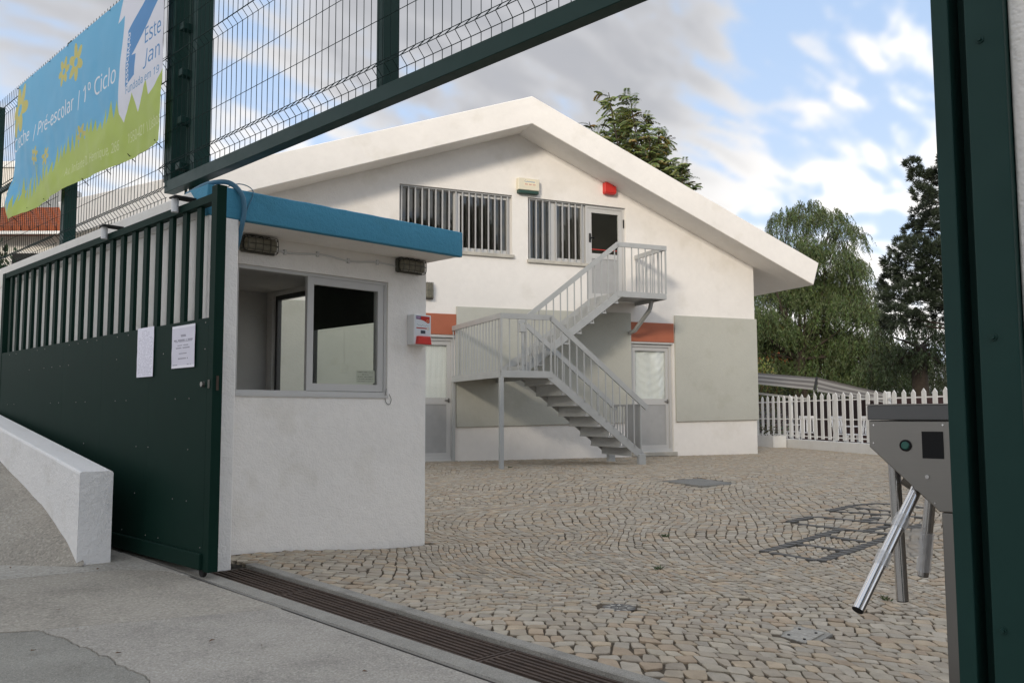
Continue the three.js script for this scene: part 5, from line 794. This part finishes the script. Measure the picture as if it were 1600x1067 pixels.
{ // trees filling the view behind the weeping tree
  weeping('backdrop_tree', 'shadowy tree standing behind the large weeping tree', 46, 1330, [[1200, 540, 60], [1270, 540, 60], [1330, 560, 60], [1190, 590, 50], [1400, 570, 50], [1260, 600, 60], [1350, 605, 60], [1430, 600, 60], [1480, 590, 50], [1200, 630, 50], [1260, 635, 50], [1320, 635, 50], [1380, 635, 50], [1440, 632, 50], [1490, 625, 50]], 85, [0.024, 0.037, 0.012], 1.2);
}
{ // dark evergreens along the court's other side: they stand in the window reflections
  const mk = (x, z) => { const o = thing('evergreen_tree', 'dark clipped evergreen in the row beside the courtyard beyond the gate post', 'tree', W, [x, 0, z], 'evergreens beside the courtyard'), lv = [];
    for (let i = 0; i < 9000; i++) { const t = Math.pow(rnd(), 0.8), R = 1.6 * (1 - 0.75 * t) * (0.8 + 0.4 * fbm(t * 9, i % 7, 2, 4)), a = rr(0, 6.28), r = R * Math.sqrt(rr(0.35, 1)), p = V(x + r * Math.cos(a), 0.3 + 5.2 * t, z + r * Math.sin(a)), k = rr(0.6, 1.2); lv.push(leafTri(p, V(Math.cos(a), 0.9, Math.sin(a)).add(rdir().multiplyScalar(0.7)), rr(0.16, 0.28), 0.09, [0.03 * k, 0.05 * k, 0.022 * k])); }
    part('trunk', limb(V(x, -0.3, z), V(x, 4.6, z), 0.12, 0.03, 0.01), M.bark, o); leafMesh('crown', lv, o); return o; };
  const p = mk(8.2, -4.9); p.scale.y = 0.78; for (const [x, z] of [[10.4, -5.2], [9.2, -6.9], [10.6, -8.4], [14.6, -3.0], [14.8, 0.8], [18.6, 3.4], [17.4, -0.6], [18.4, -8.2], [20.6, -5.0]]) { const c = copyOf(p); c.position.set(x, 0, z); c.rotation.y = x; if (x > 12) c.scale.set(1.5, 1.95, 1.5); c.userData.label = x > 12 ? 'tall dark evergreen standing behind the row beside the courtyard' : c.userData.label; }
}
// ------------------------------------------------------------------ houses round about
{
  const p = atDepth(1205, 520, 52), o = thing('orange_house', 'orange rendered house hidden behind the weeping tree', 'house', W, [p.x, 0, p.z - 4]);
  part('wall', bx(p.x - 5, p.x + 2.2, 0, 5.6, p.z - 8, p.z, 0), M.orangeWall, o); part('roof', prism([[p.x - 5.4, 5.6], [p.x + 2.6, 5.6], [p.x - 1.4, 7.2]], p.z - 8.3, p.z + 0.3), M.tile, o);
}
{ // tiled house beyond the booth
  const a = atDepth(-60, 362, 24), b = atDepth(118, 362, 24), top = atDepth(40, 326, 27), ye = a.y, yr = top.y, zf = -24, x0 = a.x - 4, x1 = b.x, o = thing('tiled_house', 'low white house with orange clay tile roof beyond the mesh fence', 'house', W, [(x0 + x1) / 2, 0, zf - 2]);
  part('wall', bx(x0 + 0.3, x1 - 0.3, -0.3, ye - 0.05, zf - 6, zf - 0.3), M.houseWall, o);
  const tiles = []; const n = Math.round((x1 - x0) / 0.24); for (let i = 0; i < n; i++) { const x = x0 + (i + 0.5) * 0.24; for (let k = 0; k < 9; k++) { const t0 = k / 9, t1 = (k + 1.12) / 9; tiles.push(cyl(V(x, mix(ye, yr, t0) + 0.03, mix(zf + 0.25, zf - 3.2, t0)), V(x, mix(ye, yr, t1) - 0.01, mix(zf + 0.25, zf - 3.2, t1)), 0.115, 0.095, 7)); } }
  const rf = part('roof', prism([[zf + 0.3, ye - 0.06], [zf - 3.2, yr - 0.02], [zf - 6.6, ye - 0.06]], 0, x1 - x0).rotateY(-Math.PI / 2).translate(x1, 0, 0), M.tile, o); part('clay_tiles', tiles, M.tile, rf).userData.kind = 'stuff';
  part('gutter', bar(V(x0, ye - 0.1, zf + 0.32), V(x1, ye - 0.1, zf + 0.32), 0.1, 0.08), M.whitePaint, o);
  for (const dx of [1.2, 3.4, 5.2]) { const x = x0 + dx + 1.8, w = part('window', bx(x, x + 0.9, ye - 1.7, ye - 0.5, zf - 0.32, zf - 0.26), M.aluPanel, o); part('pane', bx(x + 0.06, x + 0.84, ye - 1.64, ye - 0.56, zf - 0.26, zf - 0.255), M.black, w); }
}
{ // taller pale block further off
  const p = atDepth(-30, 262, 42), o = thing('pale_block', 'tall pale plain building far beyond the tiled house', 'building', W, [p.x - 4, 0, p.z - 3]); const x1 = atDepth(26, 300, 42).x;
  part('wall', bx(x1 - 12, x1, -0.3, p.y, p.z - 6, p.z), M.houseWall, o); part('parapet', bx(x1 - 12.1, x1 + 0.1, p.y, p.y + 0.3, p.z - 6.1, p.z + 0.1), M.whitePaint, o);
  for (let r = 0; r < 3; r++) for (let k = 0; k < 4; k++) part('window', bx(x1 - 2 - k * 2.6, x1 - 0.9 - k * 2.6, p.y - 2 - r * 2.9, p.y - 0.8 - r * 2.9, p.z, p.z + 0.04), M.black, o);
}
{ // apartment block across the street, behind the camera: its shade lies over the court
  const s = V(SUN.x, 0, SUN.z).normalize(), F = new Frame(90, V(0, 0, 0)), c = B.wld(-6, 0, 0).addScaledVector(s, 62), fr = new Frame(Math.atan2(-s.z, -s.x) / D2R + 0, V(c.x, 0, c.z)); // X across the sun, Z away from it
  const tan = SUN.y / Math.hypot(SUN.x, SUN.z), Ht = 62 * tan + 3.4, o = thing('apartment_block', 'long pale apartment block across the street opposite the gate', 'building', fr, [0, 0, 0]);
  const sgn = fr.Z.dot(s) > 0 ? 1 : -1, z0 = Math.min(0, sgn * 10), z1 = Math.max(0, sgn * 10), face = sgn > 0 ? z0 : z1, n = -sgn;
  part('wall', bx(-26, 26, -0.5, Ht, z0, z1), M.houseWall, o); part('cornice', bx(-26.2, 26.2, Ht + 0.001, Ht + 0.25, z0 - 0.2, z1 + 0.2), M.whitePaint, o);
  for (let r = 0; r < 7; r++) for (let k = 0; k < 14; k++) { const x = -24.4 + k * 3.6, y = 1.0 + r * 3.1; const w = part('window', bx(x, x + 1.4, y, y + 1.5, Math.min(face, face + n * 0.05), Math.max(face, face + n * 0.05)), M.alu, o); part('pane', bx(x + 0.07, x + 1.33, y + 0.07, y + 1.43, Math.min(face + n * 0.05, face + n * 0.06), Math.max(face + n * 0.05, face + n * 0.06)), M.black, w); }
}
// ------------------------------------------------------------------ bits on the ground
{
  const leafG = (px, py, on) => { const s = on === 'court' ? onCourt(px, py) : (() => { const [x, z] = street(px, py); return G.wld(x, -SL * x, z); })(); const o = thing('dry_leaf', on === 'court' ? 'small dry brown leaf lying on the cobbles' : 'small dry brown leaf lying on the concrete pavement', 'leaf', W, [s.x, s.y + 0.006, s.z], on === 'court' ? 'dry leaves on the cobbles' : 'dry leaves on the pavement'); const a = rr(0, 6.28), d = V(Math.cos(a), 0, Math.sin(a)), q = leafTri(V(s.x, s.y + 0.008, s.z), d.clone().add(V(0, 0.15, 0)), rr(0.03, 0.05), rr(0.014, 0.025), [0.13, 0.07, 0.035], V(0, 1, 0)); q.v.forEach((v, i) => { if (i === 1 || i === 5) v.y += 0.006; }); leafMesh('blade', [q], o); };
  for (const [x, y] of [[88, 955], [118, 985], [190, 1022], [325, 1005], [55, 1018], [150, 892], [16, 890], [100, 864], [410, 1010], [575, 1052]]) leafG(x, y, 'street');
  for (const [x, y] of [[915, 842], [942, 850], [980, 846], [1030, 890], [1035, 865], [1320, 742], [1110, 908], [1095, 938], [1290, 760], [1370, 936], [795, 730]]) leafG(x, y, 'court');
}
{ // weeds in the joints
  for (const [px, py, n, where] of [[1041, 839, 9, 'in the open cobbles'], [797, 731, 7, 'beside the stair post foot'], [1030, 890, 8, 'near the hopscotch figure'], [1386, 938, 6, 'under the turnstile arm']]) { const s = onCourt(px, py), o = thing('weed_tuft', 'tiny green weed growing ' + where, 'weed', W, [s.x, s.y, s.z]), lv = []; for (let i = 0; i < n * 3; i++) { const a = rr(0, 6.28); lv.push(leafTri(V(s.x + rr(-0.03, 0.03), s.y, s.z + rr(-0.03, 0.03)), V(Math.cos(a) * 0.8, rr(0.4, 1.2), Math.sin(a) * 0.8), rr(0.02, 0.05), 0.012, [0.06, rr(0.08, 0.12), 0.03])); } leafMesh('blades', lv, o); }
}
scene.traverse((o) => { if (o.isMesh) o.castShadow = o.receiveShadow = true; delete o.userData.off; });
scene.add(camera);
renderer.render(scene, camera);
